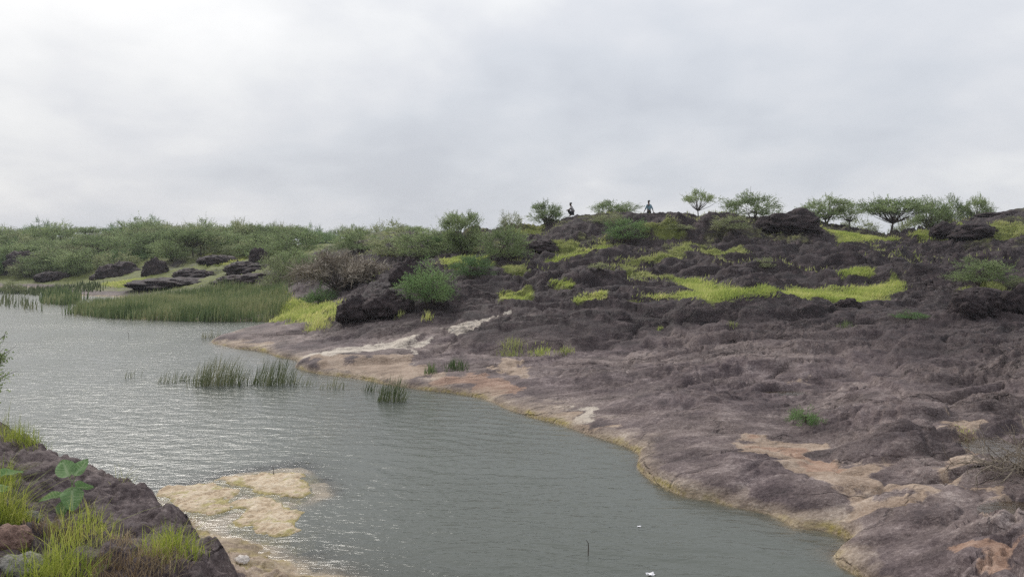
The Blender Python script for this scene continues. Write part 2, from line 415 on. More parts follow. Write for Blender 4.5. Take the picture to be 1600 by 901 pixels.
def rock_material(name, terrain):
    m, nt, out = new_mat(name)
    geo = nd(nt, 'ShaderNodeNewGeometry'); tcn = nd(nt, 'ShaderNodeTexCoord')
    pos = geo.outputs['Position'] if terrain else tcn.outputs['Object']
    mp = nd(nt, 'ShaderNodeMapping'); mp.inputs['Scale'].default_value = (0.6, 1.0, 1.4); mp.inputs['Rotation'].default_value = (0, 0, 0.24)
    nt.links.new(pos, mp.inputs[0]); P = mp.outputs[0]
    nL = noise_n(nt, P, 0.45, 4, 0.6, 0.4)
    nM = noise_n(nt, P, 2.2, 6, 0.62, 0.1)
    nS = noise_n(nt, pos, 17.0, 5, 0.75)
    nX = noise_n(nt, pos, 60.0, 3, 0.7)
    fine = math_n(nt, 'ADD', math_n(nt, 'MULTIPLY', nM, 0.46), math_n(nt, 'ADD', math_n(nt, 'MULTIPLY', nS, 0.34), math_n(nt, 'MULTIPLY', nX, 0.20)))
    # slab rock: purple-grey to brown-grey
    slab = ramp_n(nt, fine, [(0.36, (0.026, 0.019, 0.020)), (0.46, (0.078, 0.058, 0.060)), (0.54, (0.140, 0.109, 0.108)), (0.64, (0.33, 0.275, 0.265))])
    warm = ramp_n(nt, fine, [(0.36, (0.050, 0.036, 0.034)), (0.46, (0.130, 0.099, 0.092)), (0.54, (0.215, 0.171, 0.159)), (0.64, (0.42, 0.355, 0.325))])
    col = mix_n(nt, ramp_n(nt, nL, [(0.42, 0.0), (0.6, 1.0)]), slab, warm)
    dark = ramp_n(nt, fine, [(0.37, (0.007, 0.005, 0.0055)), (0.46, (0.021, 0.0155, 0.0165)), (0.54, (0.047, 0.035, 0.036)), (0.64, (0.15, 0.118, 0.115))])
    vor = nd(nt, 'ShaderNodeTexVoronoi', feature='F1'); vor.inputs['Scale'].default_value = 26.0; nt.links.new(pos, vor.inputs['Vector'])
    speck = ramp_n(nt, vor.outputs['Distance'], [(0.10, 1.0), (0.24, 0.0)])
    blot = ramp_n(nt, noise_n(nt, P, 0.7, 9, 0.66, 0.1), [(0.47, 0.0), (0.58, 0.8)])
    if terrain:
        m1 = nd(nt, 'ShaderNodeAttribute', attribute_name='m1'); s1 = nd(nt, 'ShaderNodeSeparateColor'); nt.links.new(m1.outputs['Color'], s1.inputs[0])
        m2 = nd(nt, 'ShaderNodeAttribute', attribute_name='m2'); s2 = nd(nt, 'ShaderNodeSeparateColor'); nt.links.new(m2.outputs['Color'], s2.inputs[0])
        dk = ramp_n(nt, math_n(nt, 'ADD', s1.outputs[2], math_n(nt, 'MULTIPLY', math_n(nt, 'SUBTRACT', nM, 0.5), 1.2)), [(0.3, 0.0), (0.75, 1.0)])
        col = mix_n(nt, math_n(nt, 'MULTIPLY', blot, math_n(nt, 'ADD', math_n(nt, 'MULTIPLY', s1.outputs[2], 0.9), 0.35), True), col, dark)
        col = mix_n(nt, dk, col, dark)
        def edged(ch, k=1.4, a=0.35, b=0.6):
            return ramp_n(nt, math_n(nt, 'ADD', ch, math_n(nt, 'MULTIPLY', math_n(nt, 'SUBTRACT', fine, 0.5), k)), [(a, 0.0), (b, 1.0)])
        tan = ramp_n(nt, fine, [(0.38, (0.12, 0.083, 0.058)), (0.47, (0.25, 0.183, 0.137)), (0.54, (0.335, 0.258, 0.20)), (0.64, (0.48, 0.39, 0.315))])
        col = mix_n(nt, edged(s1.outputs[0], 2.0), col, tan)
        red = ramp_n(nt, fine, [(0.38, (0.14, 0.080, 0.055)), (0.5, (0.28, 0.175, 0.125)), (0.62, (0.42, 0.30, 0.23))])
        col = mix_n(nt, math_n(nt, 'MULTIPLY', edged(s1.outputs[1], 2.2), 0.85), col, red)
        white = ramp_n(nt, fine, [(0.38, (0.30, 0.255, 0.21)), (0.55, (0.52, 0.46, 0.39))])
        col = mix_n(nt, edged(s2.outputs[2], 2.6), col, white)
        # water line: olive algae, then a bleached band
        sx = nd(nt, 'ShaderNodeSeparateXYZ'); nt.links.new(pos, sx.inputs[0])
        zl = math_n(nt, 'SUBTRACT', sx.outputs[2], math_n(nt, 'ADD', math_n(nt, 'MULTIPLY', math_n(nt, 'SUBTRACT', nM, 0.5), 0.35), math_n(nt, 'MULTIPLY', math_n(nt, 'SUBTRACT', nL, 0.5), 0.35)))
        band = ramp_n(nt, zl, [(0.07, 1.0), (0.24, 0.0)])
        bl = ramp_n(nt, fine, [(0.38, (0.115, 0.083, 0.055)), (0.47, (0.265, 0.203, 0.148)), (0.55, (0.365, 0.295, 0.228)), (0.64, (0.52, 0.445, 0.365))])
        col = mix_n(nt, math_n(nt, 'MULTIPLY', band, m1.outputs['Alpha']), col, bl)
        alg = ramp_n(nt, zl, [(0.02, 1.0), (0.10, 0.0)])
        ac = ramp_n(nt, fine, [(0.4, (0.075, 0.060, 0.014)), (0.5, (0.24, 0.19, 0.050)), (0.62, (0.40, 0.33, 0.13))])
        col = mix_n(nt, math_n(nt, 'MULTIPLY', alg, ramp_n(nt, noise_n(nt, pos, 0.9, 5, 0.6), [(0.40, 0.15), (0.56, 0.95)])), col, ac)
        bed = ramp_n(nt, math_n(nt, 'ADD', sx.outputs[2], math_n(nt, 'MULTIPLY', math_n(nt, 'SUBTRACT', nM, 0.5), 0.1)), [(-0.0, 0.0), (0.0, 0.0)])
        mud = ramp_n(nt, fine, [(0.4, (0.26, 0.20, 0.145)), (0.6, (0.44, 0.355, 0.275))])
        col = mix_n(nt, s2.outputs[1], col, mud)
        turf = ramp_n(nt, fine, [(0.4, (0.045, 0.052, 0.018)), (0.5, (0.11, 0.125, 0.032)), (0.62, (0.19, 0.20, 0.06))])
        col = mix_n(nt, edged(s2.outputs[0], 1.5), col, turf)
        sf = math_n(nt, 'MULTIPLY', speck, ramp_n(nt, nL, [(0.46, 0.0), (0.62, 0.7)]))
    else:
        col = mix_n(nt, 0.95, col, dark)
        sf = math_n(nt, 'MULTIPLY', speck, 0.10)
    col = mix_n(nt, sf, col, (0.46, 0.42, 0.38))
    vc = nd(nt, 'ShaderNodeTexVoronoi', feature='F1'); vc.inputs['Scale'].default_value = 16.0; nt.links.new(P, vc.inputs['Vector'])
    ck = nd(nt, 'ShaderNodeTexVoronoi', feature='DISTANCE_TO_EDGE'); ck.inputs['Scale'].default_value = 0.85
    wv = nd(nt, 'ShaderNodeVectorMath', operation='ADD'); nt.links.new(P, wv.inputs[0])
    wn = nd(nt, 'ShaderNodeTexNoise'); wn.inputs['Scale'].default_value = 1.4; wn.inputs['Detail'].default_value = 5; nt.links.new(P, wn.inputs['Vector'])
    nt.links.new(wn.outputs['Color'], wv.inputs[1]); nt.links.new(wv.outputs[0], ck.inputs['Vector'])
    crack = math_n(nt, 'MULTIPLY', ramp_n(nt, ck.outputs['Distance'], [(0.0, 1.0), (0.035, 0.0)]), ramp_n(nt, nL, [(0.44, 0.0), (0.56, 1.0)]))
    n150 = noise_n(nt, pos, 140.0, 2, 0.6)
    hgt = math_n(nt, 'ADD', math_n(nt, 'SUBTRACT', math_n(nt, 'MULTIPLY', n150, 0.002), math_n(nt, 'MULTIPLY', crack, 0.05)), math_n(nt, 'MULTIPLY', nM, 0.06)); hgt = math_n(nt, 'ADD', hgt, math_n(nt, 'ADD', math_n(nt, 'MULTIPLY', nS, 0.020), math_n(nt, 'ADD', math_n(nt, 'MULTIPLY', nX, 0.004), math_n(nt, 'MULTIPLY', vc.outputs['Distance'], -0.014))))
    bp = nd(nt, 'ShaderNodeBump', ins={'Strength': 1.0, 'Distance': 0.85}); nt.links.new(hgt, bp.inputs['Height'])
    bsdf(nt, out, col, ramp_n(nt, nM, [(0.3, 0.7), (0.7, 0.9)]), 0.16, bp.outputs[0])
    return m
M_TERR = rock_material('ground rock', True)
M_ROCK = rock_material('boulder rock', False)

def leaf_material(name, c0, c1, c2, trans=0.3, noise_scale=0.5, attr='rnd'):
    m, nt, out = new_mat(name)
    r = attr_n(nt, attr); oi = nd(nt, 'ShaderNodeObjectInfo')
    geo = nd(nt, 'ShaderNodeNewGeometry')
    n = noise_n(nt, geo.outputs['Position'], noise_scale, 2)
    f = math_n(nt, 'ADD', math_n(nt, 'MULTIPLY', r, 0.55), math_n(nt, 'ADD', math_n(nt, 'MULTIPLY', math_n(nt, 'SUBTRACT', n, 0.5), 1.3), math_n(nt, 'MULTIPLY', oi.outputs['Random'], 0.3)))
    col = ramp_n(nt, f, [(0.05, c0), (0.42, c1), (0.85, c2)])
    d = nd(nt, 'ShaderNodeBsdfPrincipled'); nt.links.new(col, d.inputs['Base Color']); d.inputs['Roughness'].default_value = 0.6; d.inputs['Specular IOR Level'].default_value = 0.12
    t = nd(nt, 'ShaderNodeBsdfTranslucent'); nt.links.new(col, t.inputs[0])
    mx = nd(nt, 'ShaderNodeMixShader', ins={0: trans}); nt.links.new(d.outputs[0], mx.inputs[1]); nt.links.new(t.outputs[0], mx.inputs[2])
    nt.links.new(mx.outputs[0], out.inputs[0]); return m
M_LEAF = leaf_material('thorn leaves', (0.165, 0.225, 0.100), (0.285, 0.365, 0.165), (0.430, 0.500, 0.245), 0.45)
M_LEAF2 = leaf_material('lush leaves', (0.100, 0.185, 0.070), (0.185, 0.310, 0.115), (0.300, 0.430, 0.175), 0.45)
M_LEAF3 = leaf_material('olive leaves', (0.195, 0.230, 0.115), (0.320, 0.360, 0.185), (0.470, 0.490, 0.265), 0.45)
M_DRY = leaf_material('dry twigs', (0.14, 0.115, 0.09), (0.25, 0.21, 0.165), (0.38, 0.33, 0.26), 0.0)
M_GRASS = leaf_material('bright grass', (0.25, 0.32, 0.080), (0.46, 0.52, 0.145), (0.70, 0.66, 0.29), 0.42, 0.6)
M_GRASSP = leaf_material('pale grass', (0.22, 0.26, 0.085), (0.38, 0.41, 0.15), (0.56, 0.54, 0.27), 0.35, 0.8)
M_GRASSN = leaf_material('near grass', (0.18, 0.235, 0.040), (0.38, 0.435, 0.075), (0.60, 0.57, 0.19), 0.4, 3.0)
M_GRASSD = leaf_material('dry near grass', (0.16, 0.11, 0.065), (0.32, 0.24, 0.15), (0.52, 0.43, 0.27), 0.3, 3.0)
M_REED = leaf_material('reeds', (0.060, 0.080, 0.038), (0.125, 0.155, 0.075), (0.30, 0.29, 0.17), 0.25, 0.6)
M_REEDG = leaf_material('green reeds', (0.055, 0.090, 0.035), (0.150, 0.205, 0.085), (0.36, 0.36, 0.19), 0.25, 0.25)
def simple(name, col, rough=0.7, var=0.25, scale=8, bump=0.0):
    m, nt, out = new_mat(name); tcn = nd(nt, 'ShaderNodeTexCoord')
    n = noise_n(nt, tcn.outputs['Object'], scale, 4)
    c = ramp_n(nt, n, [(0.3, tuple(x*(1-var) for x in col)), (0.7, tuple(min(1, x*(1+var)) for x in col))])
    nrm = None
    if bump:
        b = nd(nt, 'ShaderNodeBump', ins={'Strength': 0.6, 'Distance': bump}); nt.links.new(n, b.inputs['Height']); nrm = b.outputs[0]
    bsdf(nt, out, c, rough, 0.3, nrm); return m
M_BARK = simple('bark', (0.085, 0.066, 0.052), 0.9, 0.4, 12)

# water
def water_material(name, murk, clear_k):
    m, nt, out = new_mat(name)
    geo = nd(nt, 'ShaderNodeNewGeometry')
    mp = nd(nt, 'ShaderNodeMapping'); mp.inputs['Rotation'].default_value = (0, 0, 0.35); mp.inputs['Scale'].default_value = (0.55, 1.35, 1)
    nt.links.new(geo.outputs['Position'], mp.inputs[0])
    a = noise_n(nt, mp.outputs[0], 3.0, 3, 0.5, 0.4); b = noise_n(nt, mp.outputs[0], 11.0, 2, 0.5, 0.3)
    calm = noise_n(nt, geo.outputs['Position'], 0.16, 2)
    h = math_n(nt, 'ADD', math_n(nt, 'MULTIPLY', a, 0.028), math_n(nt, 'MULTIPLY', b, 0.012))
    h = math_n(nt, 'MULTIPLY', h, ramp_n(nt, calm, [(0.35, 0.55), (0.62, 1.15)]))
    bp = nd(nt, 'ShaderNodeBump', ins={'Strength': 1.0, 'Distance': 1.0}); nt.links.new(h, bp.inputs['Height'])
    dp = attr_n(nt, 'depth')
    fac = math_n(nt, 'SUBTRACT', 1.0, math_n(nt, 'POWER', 2.718, math_n(nt, 'MULTIPLY', dp, -clear_k)), True)
    tr = nd(nt, 'ShaderNodeBsdfTransparent', ins={0: (0.93, 0.92, 0.86, 1)})
    df = nd(nt, 'ShaderNodeBsdfDiffuse', ins={0: (*murk, 1)})
    mx = nd(nt, 'ShaderNodeMixShader'); nt.links.new(fac, mx.inputs[0]); nt.links.new(tr.outputs[0], mx.inputs[1]); nt.links.new(df.outputs[0], mx.inputs[2])
    gl = nd(nt, 'ShaderNodeBsdfGlossy', ins={'Roughness': 0.15}); nt.links.new(bp.outputs[0], gl.inputs['Normal'])
    fr = nd(nt, 'ShaderNodeFresnel', ins={'IOR': 1.333}); nt.links.new(bp.outputs[0], fr.inputs['Normal'])
    m2 = nd(nt, 'ShaderNodeMixShader'); nt.links.new(math_n(nt, 'MULTIPLY', fr.outputs[0], math_n(nt, 'SUBTRACT', 1.0, geo.outputs['Backfacing'])), m2.inputs[0]); nt.links.new(mx.outputs[0], m2.inputs[1]); nt.links.new(gl.outputs[0], m2.inputs[2])
    nt.links.new(m2.outputs[0], out.inputs[0]); return m
M_WATER = water_material('pond water', (0.090, 0.099, 0.086), 5.0)
M_POOL = water_material('pool water', (0.075, 0.055, 0.035), 5.0)

# ------------------------------------------------------------------ painted-by-nature patches, as outlines on the ground
def world_poly(pts): return np.array([at(px, py)[:2] for px, py in pts])
TAN = [world_poly(p) for p in [
    [(1150,682),(1210,688),(1290,686),(1325,700),(1340,728),(1400,745),(1450,768),(1450,792),(1390,786),(1330,772),(1290,748),(1230,722),(1170,706)],
    [(1490,652),(1540,652),(1565,662),(1530,690),(1515,730),(1545,765),(1590,795),(1545,790),(1500,750),(1475,690)],
    [(470,572),(560,585),(640,598),(700,590),(640,560),(560,560),(480,556)],
    [(760,575),(800,560),(830,562),(800,585)],
    [(1215,612),(1290,606),(1300,600),(1220,600)],
    [(332,540),(400,545),(420,538),(370,532)],
    [(830,650),(900,650),(950,670),(940,685),(880,668)],
]]
RED = [world_poly(p) for p in [
    [(1465,848),(1520,846),(1600,862),(1600,894),(1530,892),(1480,876)],
    [(672,600),(700,586),(760,586),(822,594),(805,616),(740,612)],
    [(1165,690),(1200,692),(1260,702),(1310,715),(1330,735),(1280,735),(1220,712)],
]]
WHT = [world_poly(p) for p in [
    [(478,556),(560,538),(650,522),(662,530),(570,550),(500,560)],
    [(640,538),(656,538),(652,562),(640,564)],
    [(690,512),(760,492),(800,488),(770,500),(720,520)],
    [(905,640),(945,640),(950,660),(910,665)],
]]
_te = np.linspace(0, 2*np.pi, 25)[:-1]
DARKP = [np.stack([MOUNDS[k][0]+1.2*MOUNDS[k][2]*np.cos(_te), MOUNDS[k][1]+1.2*MOUNDS[k][3]*np.sin(_te)], 1) for k in (0, 1, 2, 3, 4)] + [world_poly(p) for p in [
    [(525,478),(560,458),(640,462),(700,478),(760,500),(640,505),(530,500)],
    [(500,515),(560,500),(680,498),(700,508),(600,525),(520,525)],
    [(1060,478),(1140,468),(1260,462),(1310,480),(1330,500),(1220,505),(1080,500)],
]]
GRASS = [world_poly(p) for p in [
    [(988,458),(1050,456),(1088,452),(1058,440),(1056,430),(1090,431),(1135,440),(1190,446),(1240,441),(1330,437),(1400,437),(1412,446),(1385,460),(1340,467),(1320,475),(1300,472),(1262,459),(1200,461),(1115,468),(1060,467)],
    [(1310,430),(1360,433),(1363,420),(1330,422)],
    [(1288,353),(1340,361),(1405,368),(1380,374),(1310,375),(1320,368),(1296,362)],
    [(850,402),(880,391),(915,380),(945,368),(952,374),(915,387),(880,398)],
    [(985,409),(1050,393),(1072,383),(1078,390),(1050,402),(1010,414)],
    [(953,417),(1000,420),(1055,429),(1045,434),(985,428)],
    [(1098,388),(1160,387),(1166,394),(1100,396)],
    [(1000,352),(1060,356),(1070,364),(1000,366)],
    [(780,457),(825,455),(832,466),(785,467)],
    [(857,441),(893,437),(896,448),(862,450)],
    [(895,468),(940,458),(948,464),(910,472)],
    [(785,417),(822,414),(825,421),(790,423)],
    [(1420,372),(1455,362),(1495,352),(1497,368),(1445,377)],
    [(1225,362),(1232,350),(1265,350),(1268,362)],
    [(805,358),(850,350),(850,358),(810,366)],
    [(860,378),(900,375),(905,383),(865,388)],
    [(1545,352),(1600,350),(1600,366),(1550,366)],
    [(690,405),(740,403),(772,412),(720,422),(695,415)],
    [(1500,450),(1560,446),(1570,456),(1510,460)],
]]
FLAT.extend([GRASS[0], GRASS[1], GRASS[2], GRASS[3]])
GRASS_SHORE = [world_poly(p) for p in [
    [(300,462),(350,455),(400,452),(445,462),(525,474),(526,497),(490,512),(455,502),(430,503),(440,486),(390,470)],
    [(322,398),(370,392),(415,384),(416,392),(400,402),(350,414),(330,408)],
    [(160,444),(215,437),(240,440),(190,450)],
]]
def masks(x, y, polys, soft):
    m = np.zeros(len(x))
    if len(x) > 50000:
        wx = 0.55*fbm(x/1.5, y/0.9, 4, 91); wy = 0.55*fbm(x/1.5, y/0.9, 4, 95)
        x = x + wx; y = y + wy*1.2
    for P in polys:
        lo = P.min(0)-soft*4; hi = P.max(0)+soft*4
        s = (x > lo[0]) & (x < hi[0]) & (y > lo[1]) & (y < hi[1])
        if s.any():
            sf = soft*np.clip(np.hypot(*P.mean(0))/25, 0.35, 2)
            m[s] = np.maximum(m[s], sm(-sf, sf, poly_sd(x[s], y[s], P)))
    return m

# ------------------------------------------------------------------ ground sheet, fine where the picture looks
def polar_grid(th, r):
    T, R = np.meshgrid(th, r); return (R*np.sin(T)).ravel(), (R*np.cos(T)).ravel()
def polar_faces(nth, nr, wrap):
    j = np.arange(nth if wrap else nth-1)[None]; i = np.arange(nr-1)[:, None]; k = (j+1) % nth
    return np.stack([i*nth+j, i*nth+k, (i+1)*nth+k, (i+1)*nth+j], -1).reshape(-1, 4)
th = np.concatenate([np.linspace(-43, 43, 760), np.linspace(43.8, 316.2, 150)])*math.pi/180
rr = np.concatenate([[0.05, 0.4, 0.8, 1.2, 1.6], np.geomspace(1.9, 12, 330, endpoint=False), np.geomspace(12, 62, 330, endpoint=False),
                     np.geomspace(62, 165, 110, endpoint=False), np.geomspace(165, 4000, 22)])
x, y = polar_grid(th, rr)
h, hb, bk, hill = H(x, y, True)
fq = polar_faces(len(th), len(rr), True)
me = bpy.data.meshes.new('terrain')
fill_mesh(me, np.stack([x, y, h], 1), fq.ravel(), np.full(len(fq), 4), True)
r_ = np.hypot(x, y)
tanm = masks(x, y, TAN, 0.35); redm = masks(x, y, RED, 0.3); whm = masks(x, y, WHT, 0.22); dkm = masks(x, y, DARKP, 0.4)
grm = np.maximum(masks(x, y, GRASS, 0.3), masks(x, y, GRASS_SHORE, 0.5))
dark = np.clip(0.05 + 0.75*sm(0.15, 2.0, hb) + 0.38*dkm + 0.25*sm(60, 90, r_), 0, 1)
dark = np.where(bk > 0, 0.45, dark)
turf = np.maximum(grm, 0.40*sm(2.2, 4.5, hb)*sm(-0.1, 0.35, fbm(x/5, y/5, 3, 71)))
turf = np.maximum(turf, sm(58, 80, r_)*sm(0.02, 0.35, hb)*(0.66+0.35*fbm(x/8, y/8, 3, 72)))
turf = np.maximum(turf, sm(140, 170, r_)*(hb > 0.3)*0.8)
turf = np.where(bk > 0, 0.0, turf)
mudm = sm(0.03, -0.02, h)
sand = np.where(bk > 0, sm(0.5, 0.1, h), tanm*(1-dkm))
for nm, cols in (('m1', (sand, np.where(bk > 0, 0, redm*(1-dkm)*0.8), dark, 0.9-0.8*sm(36, 52, r_))), ('m2', (turf, mudm, np.where(bk > 0, 0, whm*0.66), np.ones_like(dark)))):
    ca = me.color_attributes.new(nm, 'FLOAT_COLOR', 'POINT')
    ca.data.foreach_set('color', np.stack(cols, 1).astype(np.float32).ravel())
me.materials.append(M_TERR)
tag(link('terrain', me), kind='structure')

# ------------------------------------------------------------------ pond
thw = np.concatenate([np.linspace(-90, -43, 20, endpoint=False), np.linspace(-43, 43, 430), np.linspace(43.8, 120, 20)])*math.pi/180
rw = np.concatenate([np.linspace(2.0, 7.5, 8, endpoint=False), np.geomspace(7.5, 45, 300, endpoint=False), np.geomspace(45, 130, 40)])
xw, yw = polar_grid(thw, rw); hw = H(xw, yw)
depth = np.clip(-hw, 0, 3)
def waves(x, y):
    z = 0; rs = np.random.RandomState(3)
    wx = x + 0.5*perlin(x/2.5, y/2.5, 81); wy = y + 0.5*perlin(x/2.5, y/2.5, 82)
    for k in range(9):
        a = math.radians(68 + rs.uniform(-26, 26)); L = rs.uniform(0.2, 0.6); ph = rs.uniform(0, 6.28)
        z = z + L*0.0068*np.sin((wx*math.cos(a) + wy*math.sin(a))*2*math.pi/L + ph)
    return z*(0.55 + 0.6*perlin(x/3.5, y/3.5, 83))
zw = waves(xw, yw)*sm(0.0, 0.35, depth)*(1-sm(28, 45, np.hypot(xw, yw)))
fw = polar_faces(len(thw), len(rw), False)
keep = (depth[fw].max(1) > 0)
mw = bpy.data.meshes.new('pond_water'); fw = fw[keep]
fill_mesh(mw, np.stack([xw, yw, zw], 1), fw.ravel(), np.full(len(fw), 4), True)
a_ = mw.attributes.new('depth', 'FLOAT', 'POINT'); a_.data.foreach_set('value', depth.astype(np.float32))
mw.materials.append(M_WATER); tag(link('pond_water', mw), kind='structure')
for (cx, cy, ra, rb, z0) in POOLS:
    ta = np.linspace(0, 2*np.pi, 49)[:-1]; rp = np.linspace(0.02, 1.22, 16)
    T, R = np.meshgrid(ta, rp); px_ = cx + ra*R.ravel()*np.cos(T.ravel()); py_ = cy + rb*R.ravel()*np.sin(T.ravel())
    hp = H(px_, py_); mp_ = bpy.data.meshes.new('rain_pool'); f = polar_faces(48, 16, True)[:, ::-1]
    fill_mesh(mp_, np.stack([px_, py_, np.full(len(px_), z0)], 1), f.ravel(), np.full(len(f), 4), True)
    a_ = mp_.attributes.new('depth', 'FLOAT', 'POINT'); a_.data.foreach_set('value', np.clip(z0-hp, 0, 2).astype(np.float32))
    mp_.materials.append(M_POOL); tag(link('rain_pool', mp_), kind='structure')

# ------------------------------------------------------------------ grass and reeds that nobody could count
def scatter(P, n, rs):
    lo, hi = P.min(0), P.max(0); out = []; tot = 0; tries = 0
    while tot < n and tries < 200:
        q = rs.uniform(lo, hi, (max(n, 64), 2)); q = q[poly_sd(q[:, 0], q[:, 1], P) > 0.18*rs.randn(len(q))*np.hypot(*P.mean(0))/40]
        out.append(q); tot += len(q); tries += 1
    return np.concatenate(out)[:n]
def parea(P):
    x_, y_ = P[:, 0], P[:, 1]; return 0.5*abs(np.dot(x_, np.roll(y_, 1))-np.dot(y_, np.roll(x_, 1)))
def blades(mb, base, hgt, wid, lean, rs, seg=2, wind=(0.25, 0.0), droop=0.6, rnd=None):
    """tapered strips of seg pieces, each with its own lean"""
    n = len(base); hgt = np.broadcast_to(hgt, (n,)); wid = np.broadcast_to(wid, (n,))
    az = rs.uniform(0, 2*np.pi, n); ln = np.abs(rs.randn(n))*lean
    dx = np.cos(az)*ln + wind[0]*rs.uniform(0.3, 1, n); dy = np.sin(az)*ln + wind[1]
    fa = rs.uniform(-0.9, 0.9, n); wx_ = np.cos(fa)*wid*0.5; wy_ = np.sin(fa)*wid*0.5
    rows = []
    for k in range(seg):
        t = k/seg; c = np.stack([base[:, 0]+dx*hgt*(t*(1-droop)+t*t*droop), base[:, 1]+dy*hgt*(t*(1-droop)+t*t*droop), base[:, 2]+hgt*(t-0.18*t*t*np.minimum(1.5, np.hypot(dx, dy)))], 1)
        w = (1-t*0.55); off = np.stack([wx_*w, wy_*w, np.zeros(n)], 1); rows += [c-off, c+off]
    tip = np.stack([base[:, 0]+dx*hgt, base[:, 1]+dy*hgt, base[:, 2]+hgt*(1-0.18*np.minimum(1.5, np.hypot(dx, dy)))], 1); rows.append(tip)
    m = len(rows); V = np.stack(rows, 1).reshape(-1, 3); i0 = np.arange(n)[:, None]*m
    r = rs.rand(n) if rnd is None else rnd
    f4 = [i0 + np.array([[2*k, 2*k+1, 2*k+3, 2*k+2]]) for k in range(seg-1)]
    f3 = i0 + np.array([[2*seg-2, 2*seg-1, 2*seg]])
    st = mb.n; mb.add(V, f3, np.repeat(r, m))
    if f4: mb.f.append(np.concatenate(f4) + st)
rs = np.random.RandomState(11)
def ground_pts(q, sink=0.02): return np.stack([q[:, 0], q[:, 1], np.maximum(H(q[:, 0], q[:, 1]), 0)-sink], 1)
mb = MB(); mp2 = MB()
for i, P in enumerate(GRASS):
    D = np.hypot(*P.mean(0)); n = int(min(45000, max(900, parea(P)*420)))
    q = scatter(P, n, rs); big = i in (0, 1, 2, 3, 12)
    tgt = mb if i in (0, 1, 2, 3, 8, 9, 10, 12, 13, 17) else mp2
    hh = (0.20 + 0.22*sm(-0.3, 0.4, fbm(q[:, 0]/1.5, q[:, 1]/1.5, 2, 77)))*rs.uniform(0.6, 1.25, n)*(1.0 if big else 0.85)
    blades(tgt, ground_pts(q), hh*0.62, 0.016+0.0006*D, 0.6, rs, 1, (0.6, 0))
tag(mb.build('meadow_grass', M_GRASS, attr='rnd'), 'bright yellow-green grass growing in the hollows of the dark hillside', 'grass', kind='stuff')
# thin pale grass in noise-chosen hollows of the upper hill
n = 70000; u_ = rs.uniform(-0.42, 0.72, n); D_ = rs.uniform(36, 66, n); q = np.stack([D_*np.tan(u_), D_], 1)
nn = fbm(q[:, 0]/4.5, q[:, 1]/3.0, 3, 71); hbq = base_h(q[:, 0], q[:, 1])
q = q[(nn > 0.30+0.25*rs.rand(n)) & (hbq > 2.3)]
blades(mp2, ground_pts(q), rs.uniform(0.10, 0.30, len(q)), 0.055, 0.4, rs, 1, (0.2, 0))
tag(mp2.build('hill_grass', M_GRASSP, attr='rnd'), 'thin pale olive grass scattered over the upper rocky hill', 'grass', kind='stuff')
mb = MB()
for P in GRASS_SHORE:
    n = int(min(26000, parea(P)*190)); q = scatter(P, n, rs)
    blades(mb, ground_pts(q), rs.uniform(0.12, 0.34, n), 0.055, 0.45, rs, 1, (0.45, 0))
tag(mb.build('shore_grass', M_GRASS, attr='rnd'), 'lush bright green grass on the far shore behind the reeds', 'grass', kind='stuff')

def bed(pts, dens, h0, h1, wid, name, label, mat, wind=0.14, seg=2):
    P = np.array([at_water(px, py)[:2] for px, py in pts]); n = int(parea(P)*dens); m_ = MB()
    q = scatter(P, n, rs); q = q[rs.rand(len(q)) < 0.55+0.9*sm(-0.4, 0.2, perlin(q[:, 0]/1.6, q[:, 1]/1.6, 78))]
    hh = rs.uniform(h0, h1, len(q))*(0.8+0.35*perlin(q[:, 0]/3, q[:, 1]/3, 79))
    blades(m_, ground_pts(q), hh, wid, 0.17, rs, seg, (wind, 0), 0.8)
    return tag(m_.build(name, mat, attr='rnd'), label, 'reeds', kind='stuff')
bed([(112,490),(170,497),(235,500),(330,503),(415,503),(440,500),(452,490),(430,478),(400,470),(330,467),(240,470),(150,478)], 120, 0.45, 1.2, 0.045, 'reed_bed', 'wide bed of tall dark green reeds along the far water edge', M_REEDG)
bed([(70,473),(95,477),(118,476),(122,466),(95,462),(74,466)], 30, 0.9, 1.5, 0.11, 'reed_bed', 'smaller reed patch in the far left shallows beyond the wide reed bed', M_REEDG)
bed([(0,476),(30,480),(64,487),(70,483),(40,474),(0,468)], 4.5, 0.6, 1.1, 0.09, 'reed_bed', 'sparse thin reeds in open water at the far left', M_REED)
bed([(0,458),(60,462),(160,460),(150,453),(60,452),(0,452)], 9, 0.4, 0.9, 0.12, 'reed_bed', 'low olive marsh plants along the farthest left shore', M_REED)

def reed_clump(px, py, wpx, hpx, n, label, depth=0.5, mat=None):
    p = at_water(px, py); D = p[1]; w = wpx*D/FPX; hh = hpx*D/FPX; m_ = MB()
    bx_ = rs.uniform(-0.5, 0.5, n)*w; by_ = rs.uniform(-0.5, 0.5, n)*depth
    sub = np.abs(perlin(bx_/0.35+px, by_/0.35, 5)); k = sub < 0.45; bx_, by_ = bx_[k], by_[k]
    b = np.stack([bx_, by_, np.full(len(bx_), -0.35)], 1)
    env = 1-0.45*np.abs(bx_/(w*0.5))**2
    blades(m_, b, (hh*env*rs.uniform(0.4, 1.15, len(bx_)))+0.35, 0.019, 0.13, rs, 4, (0.30, 0), 0.85)
    o = m_.build('reed_clump', mat or M_REED, attr='rnd'); o.location = (p[0], p[1], 0)
    return tag(o, label, 'reeds', 'reed clumps standing in the open water')
reed_clump(340, 600, 82, 50, 300, 'densest dark reed clump in the water, left of the middle of the reed row', 1.0)
reed_clump(424, 600, 72, 48, 210, 'leaning green reed clump near the pale rock tip, next to the densest clump', 0.8)
reed_clump(378, 602, 34, 36, 40, 'thin loose reeds between the two thickest reed clumps')
reed_clump(264, 597, 44, 26, 60, 'small pair of short reed tufts left of the densest clump')
